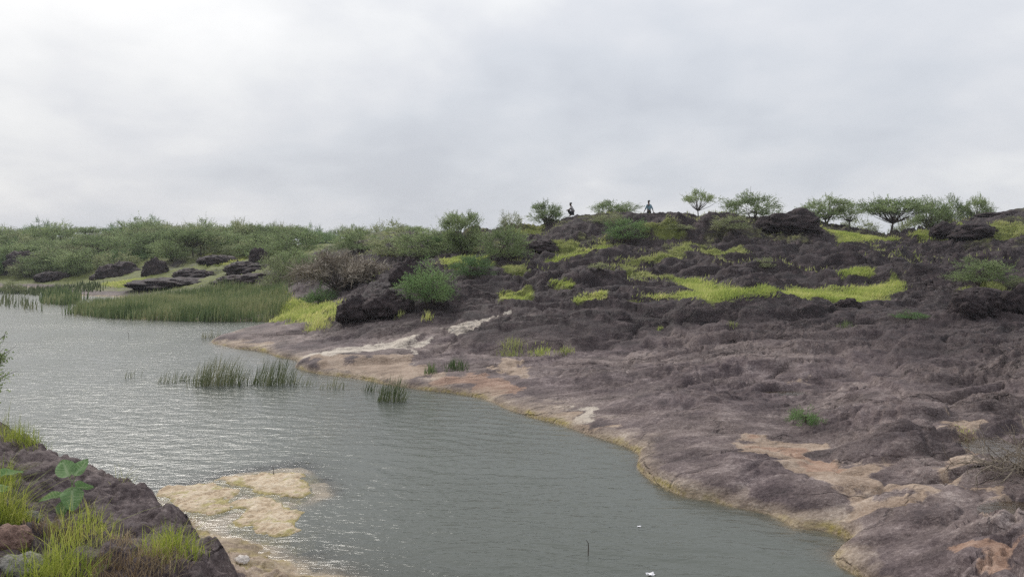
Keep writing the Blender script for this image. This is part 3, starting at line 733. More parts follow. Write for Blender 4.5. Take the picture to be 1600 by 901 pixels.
reed_clump(288, 595, 30, 22, 26, 'few thin reed stems just right of the short reed tufts')
reed_clump(205, 590, 26, 20, 12, 'leftmost few sparse reed stems standing in open water')
reed_clump(475, 602, 40, 20, 26, 'short sparse reeds just right of the leaning green clump')
reed_clump(517, 606, 40, 22, 40, 'short dark sparse reeds in the middle of the row before the shore')
reed_clump(577, 612, 30, 26, 34, 'thin upright reeds just left of the rightmost reed clump')
reed_clump(610, 625, 44, 44, 130, 'rightmost tall reed clump close to the rock shore', 0.7)
reed_clump(325, 528, 26, 17, 60, 'small dark reed clump off the rock tip near the far reed bed', 0.8)

# ------------------------------------------------------------------ shrubs and trees
def quads(mb, c, L, Wd, r):
    """pointed leaf faces: base, side, tip, side"""
    n = len(c); V = np.stack([c-L*0.5, c+Wd*0.5, c+L*0.5, c-Wd*0.5], 1).reshape(-1, 3)
    mb.add(V, (np.arange(n)[:, None]*4+np.arange(4)[None]), np.repeat(r, 4))
def unit(v): return v/(np.linalg.norm(v, axis=-1, keepdims=True)+1e-9)
def plant_meshes(kind, seed, leafmat, leaf=0.024, clumps=46, shoots=20, per=8):
    """one plant, a metre wide, standing on z = 0: (woody mesh, leafy mesh, height)"""
    rs = np.random.RandomState(seed); wood = MB(); lv = MB()
    if kind == 'umbrella': cen, rad, up = np.array([0.03, 0, 0.46]), np.array([0.5, 0.46, 0.15]), 0.35
    elif kind == 'loose':  cen, rad, up = np.array([0, 0, 0.31]), np.array([0.48, 0.42, 0.27]), 0.5
    elif kind == 'upright': cen, rad, up = np.array([0.03, 0, 0.36]), np.array([0.40, 0.38, 0.36]), 1.0
    elif kind == 'low':    cen, rad, up = np.array([0, 0, 0.08]), np.array([0.5, 0.46, 0.20]), 0.5
    else:                  cen, rad, up = np.array([0, 0, 0.20]), np.array([0.48, 0.45, 0.30]), 0.5
    d = unit(rs.randn(clumps, 3)); rr_ = rs.uniform(0.35, 1.0, clumps)**0.6
    cc = cen + d*rr_[:, None]*rad*rs.uniform(0.62, 1.16, (clumps, 1))
    if kind == 'umbrella': cc[:, 2] = np.maximum(cc[:, 2], 0.36+0.06*rs.rand(clumps))
    cc[:, 2] = np.maximum(cc[:, 2], 0.04 + 0.04*rs.rand(clumps))
    stems = 1 if kind == 'umbrella' else (3 if kind == 'loose' else 6)
    sb = rs.uniform(-1, 1, (stems, 2))*(0.0 if stems == 1 else 0.05)
    fork = [np.array([sb[k, 0]*2+rs.uniform(-.03, .03), sb[k, 1]*2, (0.16 if kind == 'umbrella' else 0.07)+rs.uniform(0, 0.05)]) for k in range(stems)]
    tr = 0.016 if kind in ('umbrella', 'loose') else 0.010
    for k in range(stems):
        b = np.array([sb[k, 0], sb[k, 1], -0.06]); wood.tube([b, (b+fork[k])/2+rs.uniform(-.012, .012, 3), fork[k]], [tr*1.35, tr, tr*0.85], 6)
    for c in cc[:: (1 if kind in ('umbrella', 'loose') else 2)]:
        f = fork[rs.randint(stems)]; mid = f*0.5 + c*0.5 + np.array([0, 0, 0.03 if kind != 'umbrella' else -0.02]) + rs.uniform(-.03, .03, 3)
        wood.tube([f, f*0.72+mid*0.28+rs.uniform(-.012, .012, 3), mid, c], [tr*0.6, tr*0.45, tr*0.3, tr*0.12], 4)
    N = clumps*shoots; ci = np.repeat(np.arange(clumps), shoots)
    s0 = cc[ci] + rs.randn(N, 3)*np.array([0.045, 0.045, 0.028])
    out = unit(s0-cen*np.array([1, 1, 0.6])); dr = unit(out*0.8 + np.array([0, 0, up]) + rs.randn(N, 3)*0.45)
    ln = rs.uniform(0.05, 0.15, N)*np.where(rs.rand(N) < 0.12, 1.7, 1.0)
    t = np.linspace(0.1, 1.0, per); 
    pos = s0[:, None] + dr[:, None]*(ln[:, None]*t)[..., None]; pos[..., 2] -= 0.25*ln[:, None]*t**2
    pos = pos.reshape(-1, 3) + rs.randn(N*per, 3)*0.006; dd = np.repeat(dr, per, 0)
    side = unit(np.cross(dd, rs.randn(N*per, 3))); L = unit(side + 0.5*dd)*(leaf*rs.uniform(0.6, 1.3, N*per))[:, None]
    Wd = unit(np.cross(L, rs.randn(N*per, 3)))*(leaf*0.55*rs.uniform(0.6, 1.2, N*per))[:, None]
    keep = pos[:, 2] > 0.012
    tone = np.clip(np.repeat(np.repeat(rs.rand(clumps), shoots), per)*0.5 + rs.rand(N*per)*0.5, 0, 1)
    quads(lv, pos[keep], L[keep], Wd[keep], tone[keep])
    # the shoots themselves, as thin slips
    quads(wood, s0 + dr*ln[:, None]*0.45, dr*ln[:, None], unit(np.cross(dr, rs.randn(N, 3)))*0.0045, np.zeros(N))
    return wood.mesh('trunk', M_BARK), lv.mesh('crown', leafmat, attr='rnd'), float(np.percentile(pos[:, 2], 99))
def dry_meshes(seed):
    rs = np.random.RandomState(seed); wood = MB(); tw = MB()
    for k in range(34):
        a = rs.uniform(0, 6.28); rad = rs.uniform(0.15, 0.5); e = np.array([math.cos(a)*rad, math.sin(a)*rad*0.9, rs.uniform(0.12, 0.42)*(1.1-rad)])
        m_ = e*0.5 + np.array([0, 0, 0.06]); wood.tube([np.array([rs.uniform(-.05, .05), rs.uniform(-.05, .05), -0.04]), m_, e], [0.008, 0.005, 0.0025], 4)
        n = 150; s0 = (m_ + (e-m_)*rs.rand(n, 1)*1.05) + rs.randn(n, 3)*0.035; d = unit(rs.randn(n, 3) + np.array([0, 0, 0.5]) + unit(e)*0.6)
        ln = rs.uniform(0.05, 0.14, n)[:, None]; quads(tw, s0+d*ln*0.5, d*ln, unit(np.cross(d, rs.randn(n, 3)))*0.007, rs.rand(n))
    return wood.mesh('stems', M_BARK), tw.mesh('twigs', M_DRY, attr='rnd'), 0.46
PROTO = {
    'acacia': [plant_meshes('umbrella', s, M_LEAF, 0.025, 58, 22, 8) for s in (1, 2)],
    'sparse': [plant_meshes('umbrella', 5, M_LEAF, 0.026, 30, 18, 8)],
    'dome': [plant_meshes('dome', s, M_LEAF, 0.023, 58, 20, 8) for s in (11, 12, 13)],
    'lush': [plant_meshes('dome', s, M_LEAF2, 0.020, 66, 22, 8) for s in (21, 22)],
    'olive': [plant_meshes('dome', s, M_LEAF3, 0.023, 50, 18, 8) for s in (31, 32)],
    'upright': [plant_meshes('upright', s, M_LEAF, 0.022, 90, 26, 8) for s in (41,)],
    'loose': [plant_meshes('loose', s, M_LEAF, 0.024, 50, 22, 8) for s in (51, 52)],
    'low': [plant_meshes('low', s, M_LEAF2, 0.022, 44, 18, 7) for s in (61,)],
    'dry': [dry_meshes(71)],
}
PART = {'dry': ('stems', 'twigs')}
prs = random.Random(5)
def plant(kind, p, w, h, label, cat='shrub', group=None, name=None, k=None, rz=None):
    pr = PROTO[kind]; wm, lm, ph = pr[prs.randrange(len(pr)) if k is None else k]
    nm = name or {'acacia': 'thorn_tree', 'sparse': 'thorn_tree', 'loose': 'thorn_tree', 'dry': 'dry_bush'}.get(kind, 'bush')
    o = empty(nm, p, prs.uniform(0, 6.28) if rz is None else rz); o.scale = (w, w, h/ph)
    a, b = PART.get(kind, ('trunk', 'crown')); link(a, wm, o); link(b, lm, o)
    return tag(o, label, cat, group)
def plant_px(kind, px, py, wpx, hpx, label, D=None, **kw):
    p = at(px, py) if D is None else on(px, D)
    top = at_depth(px, py-hpx, p[1])[2]
    plant(kind, p, wpx*p[1]/FPX, max(0.2, top-p[2]), label, **kw)
HS = 'shrubs on the rocky hillside'
SK = 'trees and shrubs along the hill skyline'
for a in [
    ('lush', 672, 476, 100, 68, 'large round dark green bush on black rock below the middle of the hill', None, HS),
    ('lush', 738, 434, 80, 34, 'low green bush just right and above the large round one', None, HS),
    ('low', 503, 474, 66, 30, 'low dark green bush on the bright shore grass', None, HS),
    ('dry', 532, 450, 158, 62, 'wide leafless grey-brown bush above the shore grass', None, HS),
    ('olive', 432, 452, 62, 52, 'upright olive bush left of the wide leafless bush', None, HS),
    ('upright', 724, 398, 96, 64, 'tallest green shrub on the skyline left of the hill', None, SK),
    ('dome', 788, 406, 96, 52, 'broad green shrub on the slope right of the tallest shrub', None, HS),
    ('dome', 655, 402, 120, 42, 'wide green shrub left of the tallest shrub', None, HS),
    ('olive', 610, 400, 80, 30, 'olive shrub behind the wide leafless bush', None, HS),
    ('lush', 690, 392, 70, 32, 'small green shrub at the foot of the tallest shrub', None, HS),
    ('loose', 857, 346, 66, 30, 'airy shrub on the ridge left of the squatting person', 59, SK),
    ('loose', 958, 337, 84, 24, 'low airy shrub on the ridge between the two people', 60, SK),
    ('lush', 980, 376, 72, 34, 'compact green bush on the slope below the ridge between the two people', None, HS),
    ('olive', 950, 352, 60, 18, 'low olive scrub just under the ridge between the two people', None, HS),
    ('sparse', 1090, 332, 60, 36, 'small bare-limbed thorn tree alone on the ridge right of the walking person', 57, SK),
    ('dome', 1174, 352, 92, 50, 'big bushy shrub on the skyline left of the dark dome boulder', 55, SK),
    ('olive', 1145, 364, 66, 28, 'olive scrub below the big bushy skyline shrub', None, HS),
    ('loose', 1284, 352, 92, 44, 'spreading thorn tree just right of the dark dome boulder', 60, SK),
    ('sparse', 1326, 350, 60, 34, 'thin branch-like thorn tree reaching right of the spreading one', 61, SK),
    ('acacia', 1392, 364, 100, 54, 'umbrella-shaped thorn tree with a clear trunk beside the bright grass', None, SK),
    ('loose', 1458, 348, 66, 38, 'loose thorn tree right of the umbrella-shaped tree', 60, SK),
    ('loose', 1488, 344, 60, 36, 'feathery thorn tree behind the right boulders', 61, SK),
    ('loose', 1524, 334, 52, 26, 'rightmost small thorn shrub on the skyline', 60, SK),
    ('olive', 1420, 352, 60, 16, 'low scrub in the gap behind the umbrella-shaped tree', 66, SK),
    ('olive', 1340, 353, 66, 12, 'low far scrub in the skyline gap left of the umbrella-shaped tree', 68, SK),
    ('dome', 1532, 442, 96, 38, 'light green bush among the rocks near the right edge', None, HS),
    ('olive', 1590, 452, 40, 18, 'small scrub clump at the right edge beside the light green bush', None, HS),
    ('olive', 936, 424, 34, 14, 'small round olive bush on the middle of the dark slope', None, HS),
    ('olive', 1196, 418, 30, 16, 'small pale tuft bush above the bright meadow', None, HS),
    ('low', 1424, 498, 60, 13, 'flat green ground plant right of the meadow end', None, HS),
    ('low', 1258, 662, 58, 27, 'fresh green plant on the tan hollow in the near rock', None, HS),
    ('olive', 800, 352, 40, 20, 'small shrub on the left shoulder of the ridge', 58, SK),
    ('olive', 1060, 362, 50, 12, 'low scrub under the lone thorn tree', None, HS),
    ('acacia', 302, 402, 76, 44, 'dark flat-topped tree standing clear before the far thicket', None, 'trees of the far thicket'),
    ('dome', 455, 428, 90, 40, 'broad green shrub behind the olive bush on the left slope', None, HS),
    ('dome', 560, 392, 100, 30, 'broad shrub on the far slope above the leafless bush', None, HS),
    ('olive', 20, 458, 40, 18, 'low olive bush on the far left shore', None, HS),
]:
    kind, px, py, w, hh, lab, D, grp = a
    cat = 'tree' if kind in ('acacia', 'sparse', 'loose') else ('bush' if kind in ('lush', 'low', 'dry') else 'shrub')
    plant_px(kind, px, py, w, hh, lab, D, cat=cat, group=grp)
# the far thicket on the left: row behind row of thorn trees
placed = []
def thicket(px, D, w, h, kind, lab):
    p = on(px, D); plant(kind, p, w, h, lab, 'tree', 'trees of the far thicket', 'thorn_tree')
FRONT = {30: 'rounded thorn tree behind the big dark boulder at the far left edge', 95: 'olive thorn tree right of the far left boulders', 150: 'flat-topped thorn tree left of the long dark boulder, before the thicket',
         205: 'broad rounded thorn tree behind the long dark boulder', 245: 'flat-topped thorn tree behind the dark square boulder', 120: 'low rounded tree between the far left boulders and the long dark boulder',
         180: 'low olive tree just behind the long dark boulder', 270: 'low rounded tree left of the dark flat-topped tree', 345: 'flat-topped tree right of the dark flat-topped tree on the left',
         375: 'low olive tree above the far bright grass slope', 420: 'rounded tree right of the far bright grass slope', 60: 'low rounded tree just right of the big far left boulder',
         460: 'rounded tree behind the wide leafless bush, left part', 390: 'broad flat-topped tree on the skyline above the far bright grass slope'}
for px0, D, w, h, kind in [(30,100,8,3.2,'dome'),(95,98,7,2.9,'olive'),(150,102,8,3.4,'acacia'),(205,97,8.5,3.2,'dome'),(245,100,6,3.0,'acacia'),(120,92,5,2.2,'dome'),(180,90,5.5,2.3,'olive'),
                           (270,90,6,2.4,'dome'),(345,100,7,2.8,'acacia'),(375,92,5,2.2,'olive'),(420,90,7,2.8,'dome'),(60,94,5,2.2,'dome'),(460,82,7,2.6,'dome'),(390,108,8,3.3,'acacia')]:
    thicket(px0, D, w, h, kind, FRONT[px0])
tr_ = random.Random(9)
for row, D in enumerate((95, 101, 107, 113, 120, 128, 137)):
    px0 = -150 + tr_.uniform(0, 40)
    while px0 < 640 - (0 if row < 3 else 0):
        dd = D + tr_.uniform(-2.5, 2.5)
        if not (440 < px0 and row < 4):
            thicket(px0, dd, tr_.uniform(4.5, 9.5), tr_.uniform(2.0, 4.0) if row > 1 else tr_.uniform(1.7, 2.9), tr_.choice(['acacia', 'dome', 'dome', 'dome', 'olive', 'lush']), 'green thorn tree in the back rows of the far left thicket')
        px0 += tr_.uniform(38, 78)

# ------------------------------------------------------------------ boulders
def boulder_mesh(seed, sub=5, rough=1.0):
    import bmesh
    bm = bmesh.new(); bmesh.ops.create_icosphere(bm, subdivisions=sub, radius=1.0)
    v = np.array([q.co[:] for q in bm.verts]); f = np.array([[q.index for q in fc.verts] for fc in bm.faces]); bm.free()
    d = v.copy(); p = v*1.0
    k = 1 + 0.30*perlin3(d*1.1, seed) + 0.34*(np.abs(perlin3(d*1.9, seed+3))-0.2) + rough*(0.20*(np.abs(perlin3(d*4.1, seed+5))-0.2) + 0.10*(np.abs(perlin3(d*8.5, seed+7))-0.2) + 0.05*(np.abs(perlin3(d*17, seed+9))-.2))
    v = d*k[:, None]; v[:, 2] = np.where(v[:, 2] > 0, v[:, 2], v[:, 2]*0.7)
    me = bpy.data.meshes.new('boulder'); fill_mesh(me, v, f.ravel(), np.full(len(f), 3), True); me.materials.append(M_ROCK); return me
BM = [boulder_mesh(s) for s in (3, 8, 14, 21)]
brs = random.Random(3)
def boulder(px, py, wpx, hpx, label, D=None, dep=0.8, k=None, name='boulder'):
    p = at(px, py) if D is None else on(px, D)
    w = wpx*p[1]/FPX; hh = hpx*p[1]/FPX
    o = link(name, BM[brs.randrange(4) if k is None else k]); s = 0.5*w
    o.scale = (s, s*dep, hh*0.95); o.location = (p[0], p[1]+s*dep*0.3, p[2]-hh*0.03); o.rotation_euler.z = brs.choice([0, 0.4, 3.1, 2.7])
    return tag(o, label, 'boulder', 'dark boulders of the outcrops')
for a in [
    (1245,362,92,27,'dark dome-shaped boulder on the skyline in the right half',None),(1205,358,50,22,'lower dark boulder leaning on the left of the skyline dome',None),
    (1478,368,40,20,'dark boulder with yellow-green grass at its left foot, right skyline',None),(1525,366,62,17,'broad dark boulder right of the grassy-footed one',None),
    (1570,346,90,9,'flat dark boulder on the highest ground at the right edge',56),
    (1512,490,52,30,'dark boulder at the left end of the right-edge outcrop',None),(1548,488,60,34,'middle boulder of the right-edge outcrop',None),(1592,488,56,38,'boulder at the right frame edge in the outcrop',None),(1540,466,70,16,'flat boulder behind the right-edge outcrop',None),
    (556,494,60,34,'black boulder at the left end of the outcrop above the shore grass',None),(610,490,76,32,'broad black boulder in the outcrop left of the large green bush',None),(640,440,56,36,'black boulder between the leafless bush and the green bush',None),
    (35,426,72,34,'big dark rounded boulder at the far left edge',None),(78,424,34,20,'smaller dark boulder right of the far left big one',None),(82,436,50,12,'low dark boulder at the far left shore',None),
    (182,430,64,24,'long dark boulder below the far thicket',None),(240,428,36,26,'dark square boulder right of the long one below the thicket',None),
    (340,412,60,12,'flat dark boulder under the flat-topped tree',None),(385,424,80,16,'long dark rock ledge right of the flat-topped tree',None),(300,432,70,14,'low dark rock ledge below the flat-topped tree',None),
    (402,412,30,24,'dark upright boulder at the end of the long ledge',None),(270,446,130,12,'pale grey flat rock ledge behind the wide reed bed',None),(385,440,90,14,'grey rock ledge above the far bright grass',None),
    (840,390,70,18,'black ledge boulder on the slope under the ridge, left part',None),
    
    (1326,480,34,14,'small dark boulder at the front edge of the meadow',None),
]:
    boulder(*a[:5], D=a[5])
# ------------------------------------------------------------------ pale rocks awash near the bank
def flat_rock_mat():
    m, nt, out = new_mat('pale wet rock'); geo = nd(nt, 'ShaderNodeNewGeometry'); P = geo.outputs['Position']
    a = noise_n(nt, P, 3.2, 6, 0.65); b = noise_n(nt, P, 18, 4, 0.7)
    f = math_n(nt, 'ADD', math_n(nt, 'MULTIPLY', a, 0.6), math_n(nt, 'MULTIPLY', b, 0.4))
    c = ramp_n(nt, f, [(0.36, (0.22, 0.15, 0.09)), (0.44, (0.44, 0.33, 0.21)), (0.53, (0.58, 0.475, 0.345)), (0.64, (0.68, 0.60, 0.48))])
    sx = nd(nt, 'ShaderNodeSeparateXYZ'); nt.links.new(P, sx.inputs[0])
    z = math_n(nt, 'SUBTRACT', sx.outputs[2], math_n(nt, 'MULTIPLY', math_n(nt, 'SUBTRACT', a, 0.5), 0.22))
    al = ramp_n(nt, f, [(0.38, (0.10, 0.085, 0.015)), (0.55, (0.30, 0.24, 0.07)), (0.66, (0.42, 0.38, 0.14))])
    c = mix_n(nt, ramp_n(nt, z, [(-0.005, 0.9), (0.026, 0.0)]), c, al)
    bp = nd(nt, 'ShaderNodeBump', ins={'Strength': 0.9, 'Distance': 0.12}); nt.links.new(f, bp.inputs['Height'])
    bsdf(nt, out, c, 0.75, 0.35, bp.outputs[0]); return m
M_PALE = flat_rock_mat()
def islet(pts, hgt, label):
    P = np.array([at_water(px, py)[:2] for px, py in pts]); c = P.mean(0); lo, hi = P.min(0)-0.35, P.max(0)+0.35
    nx, ny = int((hi[0]-lo[0])/0.022), int((hi[1]-lo[1])/0.035)
    X, Y = np.meshgrid(np.linspace(lo[0], hi[0], nx), np.linspace(lo[1], hi[1], ny)); X = X.ravel(); Y = Y.ravel()
    d = poly_sd(X, Y, P) + 0.06 + 0.17*fbm(X/0.35, Y/0.5, 5, 301)
    z = np.where(d > 0, 0.6*hgt*(1-np.exp(-d/0.12)) + 0.035*(np.abs(perlin(X/0.5, Y/0.7, 302))-.2)*sm(0, 0.2, d) + 0.016*fbm(X/0.12, Y/0.16, 2, 303)*sm(0, 0.1, d), d*0.55)
    j = np.arange(nx-1)[None]; i = np.arange(ny-1)[:, None]
    f = np.stack([i*nx+j, i*nx+j+1, (i+1)*nx+j+1, (i+1)*nx+j], -1).reshape(-1, 4); f = f[(d[f].max(1) > -0.32)]
    me = bpy.data.meshes.new('flat_rock'); fill_mesh(me, np.stack([X-c[0], Y-c[1], z], 1), f.ravel(), np.full(len(f), 4), True); me.materials.append(M_PALE)
    o = link('flat_rock', me); o.location = (c[0], c[1], 0); return tag(o, label, 'rock', 'pale flat rocks awash near the bank')
islet([(262,760),(300,757),(345,760),(368,768),(350,778),(345,795),(325,802),(290,798),(265,790)], 0.06, 'pale tan flat rock touching the dark near bank')
islet([(346,745),(380,742),(440,740),(472,740),(474,755),(470,772),(440,776),(410,768),(370,758)], 0.07, 'pale flat rock farthest out in the water, straight upper edge')
islet([(372,785),(400,778),(430,778),(445,792),(462,800),(458,828),(435,838),(400,828),(380,815),(388,800)], 0.06, 'orange-brown flat rock with green algae on its right edge')
islet([(330,862),(350,853),(368,856),(378,868),(395,888),(372,884),(350,872)], 0.05, 'small pale rock at the foot of the near bank')

# ------------------------------------------------------------------ near bank plants
def local(o, p): o.location = p
def tuft(p, w, h, n, label, mat, wid=0.0045, lean=0.6, wind=0.10, seg=4):
    q = np.clip(rs.randn(n, 2), -1.9, 1.9)*w*0.22; m_ = MB()
    z = H(q[:, 0]+p[0], q[:, 1]+p[1]) - p[2] - 0.03
    k = np.abs(z) < 0.35; k[:8] = True; z = np.clip(z, -0.5, 0.35); q, z = q[k], z[k]
    hh = h*rs.uniform(0.35, 1.1, len(q))*np.exp(-(q[:, 0]**2+q[:, 1]**2)/(w*w*0.35))
    blades(m_, np.stack([q[:, 0], q[:, 1], z], 1), hh, wid, lean, rs, seg, (wind, 0), 0.8)
    o = m_.build('grass_tuft', mat, attr='rnd'); o.location = p
    return tag(o, label, 'grass tuft', 'grass tufts on the near bank')
def tuft_px(px, py, wpx, hpx, n, label, mat, **kw):
    p = at(px, py); D = p[1]; return tuft(p, wpx*D/FPX, hpx*D/FPX, n, label, mat, **kw)
tuft_px(88, 900, 140, 96, 420, 'big bright yellow-green tuft at the bottom edge of the near bank', M_GRASSN)
tuft_px(130, 838, 130, 74, 240, 'bright tuft below the broad-leaved plant on the near bank', M_GRASSN)
tuft_px(265, 866, 112, 66, 330, 'rounded yellow-green tuft near the right end of the near bank', M_GRASSN)
tuft_px(240, 878, 125, 46, 330, 'straw-coloured dry grass around the foot of the rounded tuft', M_GRASSD)
tuft_px(10, 815, 80, 95, 360, 'bright tuft at the left edge beside the broad-leaved plant', M_GRASSN)
tuft_px(185, 742, 44, 26, 120, 'small bright tuft on the crest of the near bank', M_GRASSN)
tuft_px(38, 690, 90, 42, 380, 'green tuft on the upper left end of the near bank', M_GRASSN)
tuft_px(15, 676, 60, 62, 50, 'few tall thin grass stems behind the upper left tuft', M_GRASSP, lean=0.22)
tuft_px(190, 752, 40, 44, 16, 'few fine grass stems leaning over the water from the bank crest', M_GRASSP, wind=0.5)
tuft_px(170, 890, 140, 46, 330, 'thin dry grass between the two large front tufts', M_GRASSD)
tuft_px(90, 830, 110, 40, 200, 'dry brown grass under the broad leaves', M_GRASSD)
tuft_px(195, 845, 60, 34, 110, 'short mixed grass left of the rounded tuft', M_GRASSD)
tuft_px(0, 760, 60, 60, 200, 'tall bright grass at the left frame edge above the others', M_GRASSN)
tuft_px(300, 815, 50, 24, 70, 'faint dry sprigs on the right shoulder of the near bank', M_GRASSD)

# broad-leaved plant: stem, and each leaf a piece of its own
M_BROAD = leaf_material('broad leaf', (0.12, 0.22, 0.085), (0.19, 0.31, 0.13), (0.34, 0.44, 0.24), 0.3, 4.0)
def broad_leaf_mesh(L=0.17, W=0.14):
    n, m_ = 31, 13; V = []; A_ = []
    for i in range(n):
        t = i/(n-1); w = W*0.5*(math.sin(math.pi*min(1, t**0.75))**0.7)*(1 if t < 0.98 else 0)
        for j in range(m_):
            sx_ = -1 + 2*j/(m_-1); V.append((t*L, sx_*w, 0.018*abs(sx_)*1.2 - 0.05*t*t + 0.006*math.sin(9*t+3*sx_))); A_.append(1.5 if j == 6 else 0.25 + (0.75 if math.sin((t-0.22*abs(sx_))*44) > 0.8 else 0.0) + 0.12*math.sin(5*t+7*sx_))
    i = np.arange(n-1)[:, None]*m_; j = np.arange(m_-1)[None]
    f = np.stack([i+j, i+m_+j, i+m_+j+1, i+j+1], -1).reshape(-1, 4)
    b = MB(); b.add(V, f, A_); return b.mesh('leaf', M_BROAD, True, 'rnd')
LEAFM = broad_leaf_mesh()
def broad_plant(p, leaves, hgt, label):
    o = empty('broad_leaf_plant', p); st = MB()
    top = np.array([0.03, 0.0, hgt]); st.tube([np.array([0, 0, -0.08]), np.array([0.015, 0.01, hgt*0.5]), top], [0.011, 0.009, 0.006], 7)
    for k, (az, el, zf, s, roll) in enumerate(leaves):
        az, el = math.radians(az), math.radians(el)
        b = np.array([0.03*zf, 0, hgt*zf]); d = np.array([math.cos(az)*math.cos(el), math.sin(az)*math.cos(el), math.sin(el)])
        e = b + d*0.05; st.tube([b, e], [0.005, 0.0035], 5)
        l = link('leaf', LEAFM, o); l.location = e; l.scale = (s, s, s)
        l.rotation_euler = (Matrix.Rotation(az, 3, 'Z') @ Matrix.Rotation(-el, 3, 'Y') @ Matrix.Rotation(math.radians(roll), 3, 'X')).to_euler()
    st.build('stem', simple('green stem', (0.16, 0.2, 0.09), 0.6), o)
    return tag(o, label, 'plant')
pb = at(108, 800)
broad_plant(pb, [(150, 48, 1.0, 1.0, -35), (60, 58, 1.0, 0.85, 20), (-60, -30, 0.95, 1.1, 0), (-10, 22, 0.7, 0.95, -45), (215, 8, 0.55, 0.9, 40), (-100, -45, 0.6, 0.8, 0)], 0.22,
            'broad-leaved grey-green plant with large oval leaves on the near bank')
pb = at(-14, 800)
broad_plant(pb, [(0, 25, 1.0, 1.0, -30), (150, 35, 1.0, 1.0, 30), (250, 15, 0.75, 1.0, 0), (-40, 10, 0.8, 1.0, -20)], 0.22, 'broad-leaved plant cut by the left frame edge')

# loose stones of the near bank
M_RED = simple('reddish stone', (0.20, 0.125, 0.10), 0.85, 0.4, 9, 0.05)
M_GRY = simple('grey stone', (0.20, 0.19, 0.17), 0.85, 0.4, 9, 0.05)
SM = boulder_mesh(33, 4, 1.6)
def stone(px, py, wpx, hpx, label, mat, rot=0.0):
    p = at(px, py); me = SM.copy(); me.materials.clear(); me.materials.append(mat)
    o = link('stone', me); s_ = 0.5*wpx*p[1]/FPX; o.scale = (s_, s_*0.8, 0.5*hpx*p[1]/FPX); o.location = p; o.rotation_euler = (0.2, 0.1, rot)
    tag(o, label, 'stone', 'loose stones on the near bank')
stone(14, 846, 62, 44, 'reddish-brown stone at the left edge of the near bank', M_RED)
stone(30, 892, 70, 40, 'dark grey stone at the bottom left corner', M_GRY, 0.7)
stone(48, 812, 30, 26, 'small pale stone above the reddish one', M_GRY, 1.2)
stone(378, 876, 22, 12, 'small white stone at the waterline below the near bank', simple('white stone', (0.55, 0.5, 0.45), 0.8, 0.2))
# small green tufts on the slab
def slab_tuft(px, py, wpx, hpx, n, label, mat=M_GRASSP, wid=0.02):
    o = tuft_px(px, py, wpx, hpx, n, label, mat, wid=wid, lean=0.35, seg=2); o['group'] = 'grass tufts on the far slab'
slab_tuft(673, 582, 24, 22, 70, 'upright small green tuft near the water on the pale slab', M_REEDG)
slab_tuft(712, 576, 50, 22, 120, 'wider dark green tuft right of the upright small one', M_REEDG)
slab_tuft(800, 550, 60, 18, 180, 'green tuft at the left of the small strip on the slab', M_GRASSP)
slab_tuft(845, 551, 50, 14, 150, 'yellow-green tuft in the middle of the small strip on the slab', M_GRASS)
slab_tuft(882, 550, 36, 14, 110, 'green tuft at the right end of the small strip on the slab', M_GRASSP)
slab_tuft(668, 497, 22, 18, 70, 'yellow tuft on the black rock below the large round bush', M_GRASS)
slab_tuft(624, 494, 20, 14, 40, 'pale tuft on the black outcrop', M_GRASSP)
slab_tuft(1510, 672, 50, 8, 90, 'mossy green tuft beside the brown rain pool', M_GRASS)
slab_tuft(1145, 508, 24, 10, 40, 'pale sprig on the dark mound', M_GRASSP)
slab_tuft(1320, 508, 30, 14, 60, 'dark green tuft at the right end of the dark mound', M_REEDG)
slab_tuft(1030, 512, 14, 8, 30, 'tiny yellow tuft on the slab left of the dark mound', M_GRASS)
slab_tuft(496, 512, 46, 20, 160, 'bright tuft on the slab end of the shore grass', M_GRASS)

# ------------------------------------------------------------------ dead thorn brush by the pool
def brush(p, R, n, label):
    w = MB(); r2 = np.random.RandomState(4)
    def twig(a, d, L, rad, lev):
        k = 5; pts = [a]; dd = d
        for i in range(k):
            dd = unit(dd + r2.randn(3)*0.22 + np.array([0, 0, -0.05])); pts.append(pts[-1]+dd*L/k)
        w.tube(pts, np.linspace(rad, rad*0.35, k+1), 4, r2.rand())
        if lev < 2:
            for i in range(3 if lev == 0 else 2):
                j = r2.randint(1, k+1); twig(pts[j], unit(dd+r2.randn(3)*0.8), L*0.55, rad*0.6, lev+1)
    for i in range(n):
        a = np.array([r2.uniform(-.5, .5)*R, r2.uniform(-.4, .4)*R, r2.uniform(0, 0.25)*R]); d = unit(r2.randn(3)*np.array([1.2, 0.8, 0.7]) + np.array([-0.3, 0, 0.3]))
        twig(a, d, R*r2.uniform(0.5, 0.95), 0.0095, 0)
    o = w.build('dead_brush', M_DRY, attr='rnd'); o.location = p; return tag(o, label, 'brush')
pp = at(1592, 738); brush(pp, 0.8, 60, 'tangle of dead grey-brown branches over the pool at the right edge')

# ------------------------------------------------------------------ sprig reaching in from the left
bp_ = np.array([-6.72, 8.6, H(np.array([-6.72]), np.array([8.6]))[0]])
plant('upright', bp_, 1.75, 1.35, 'feathery green shrub whose branch tips enter at the left edge above the water', 'shrub')

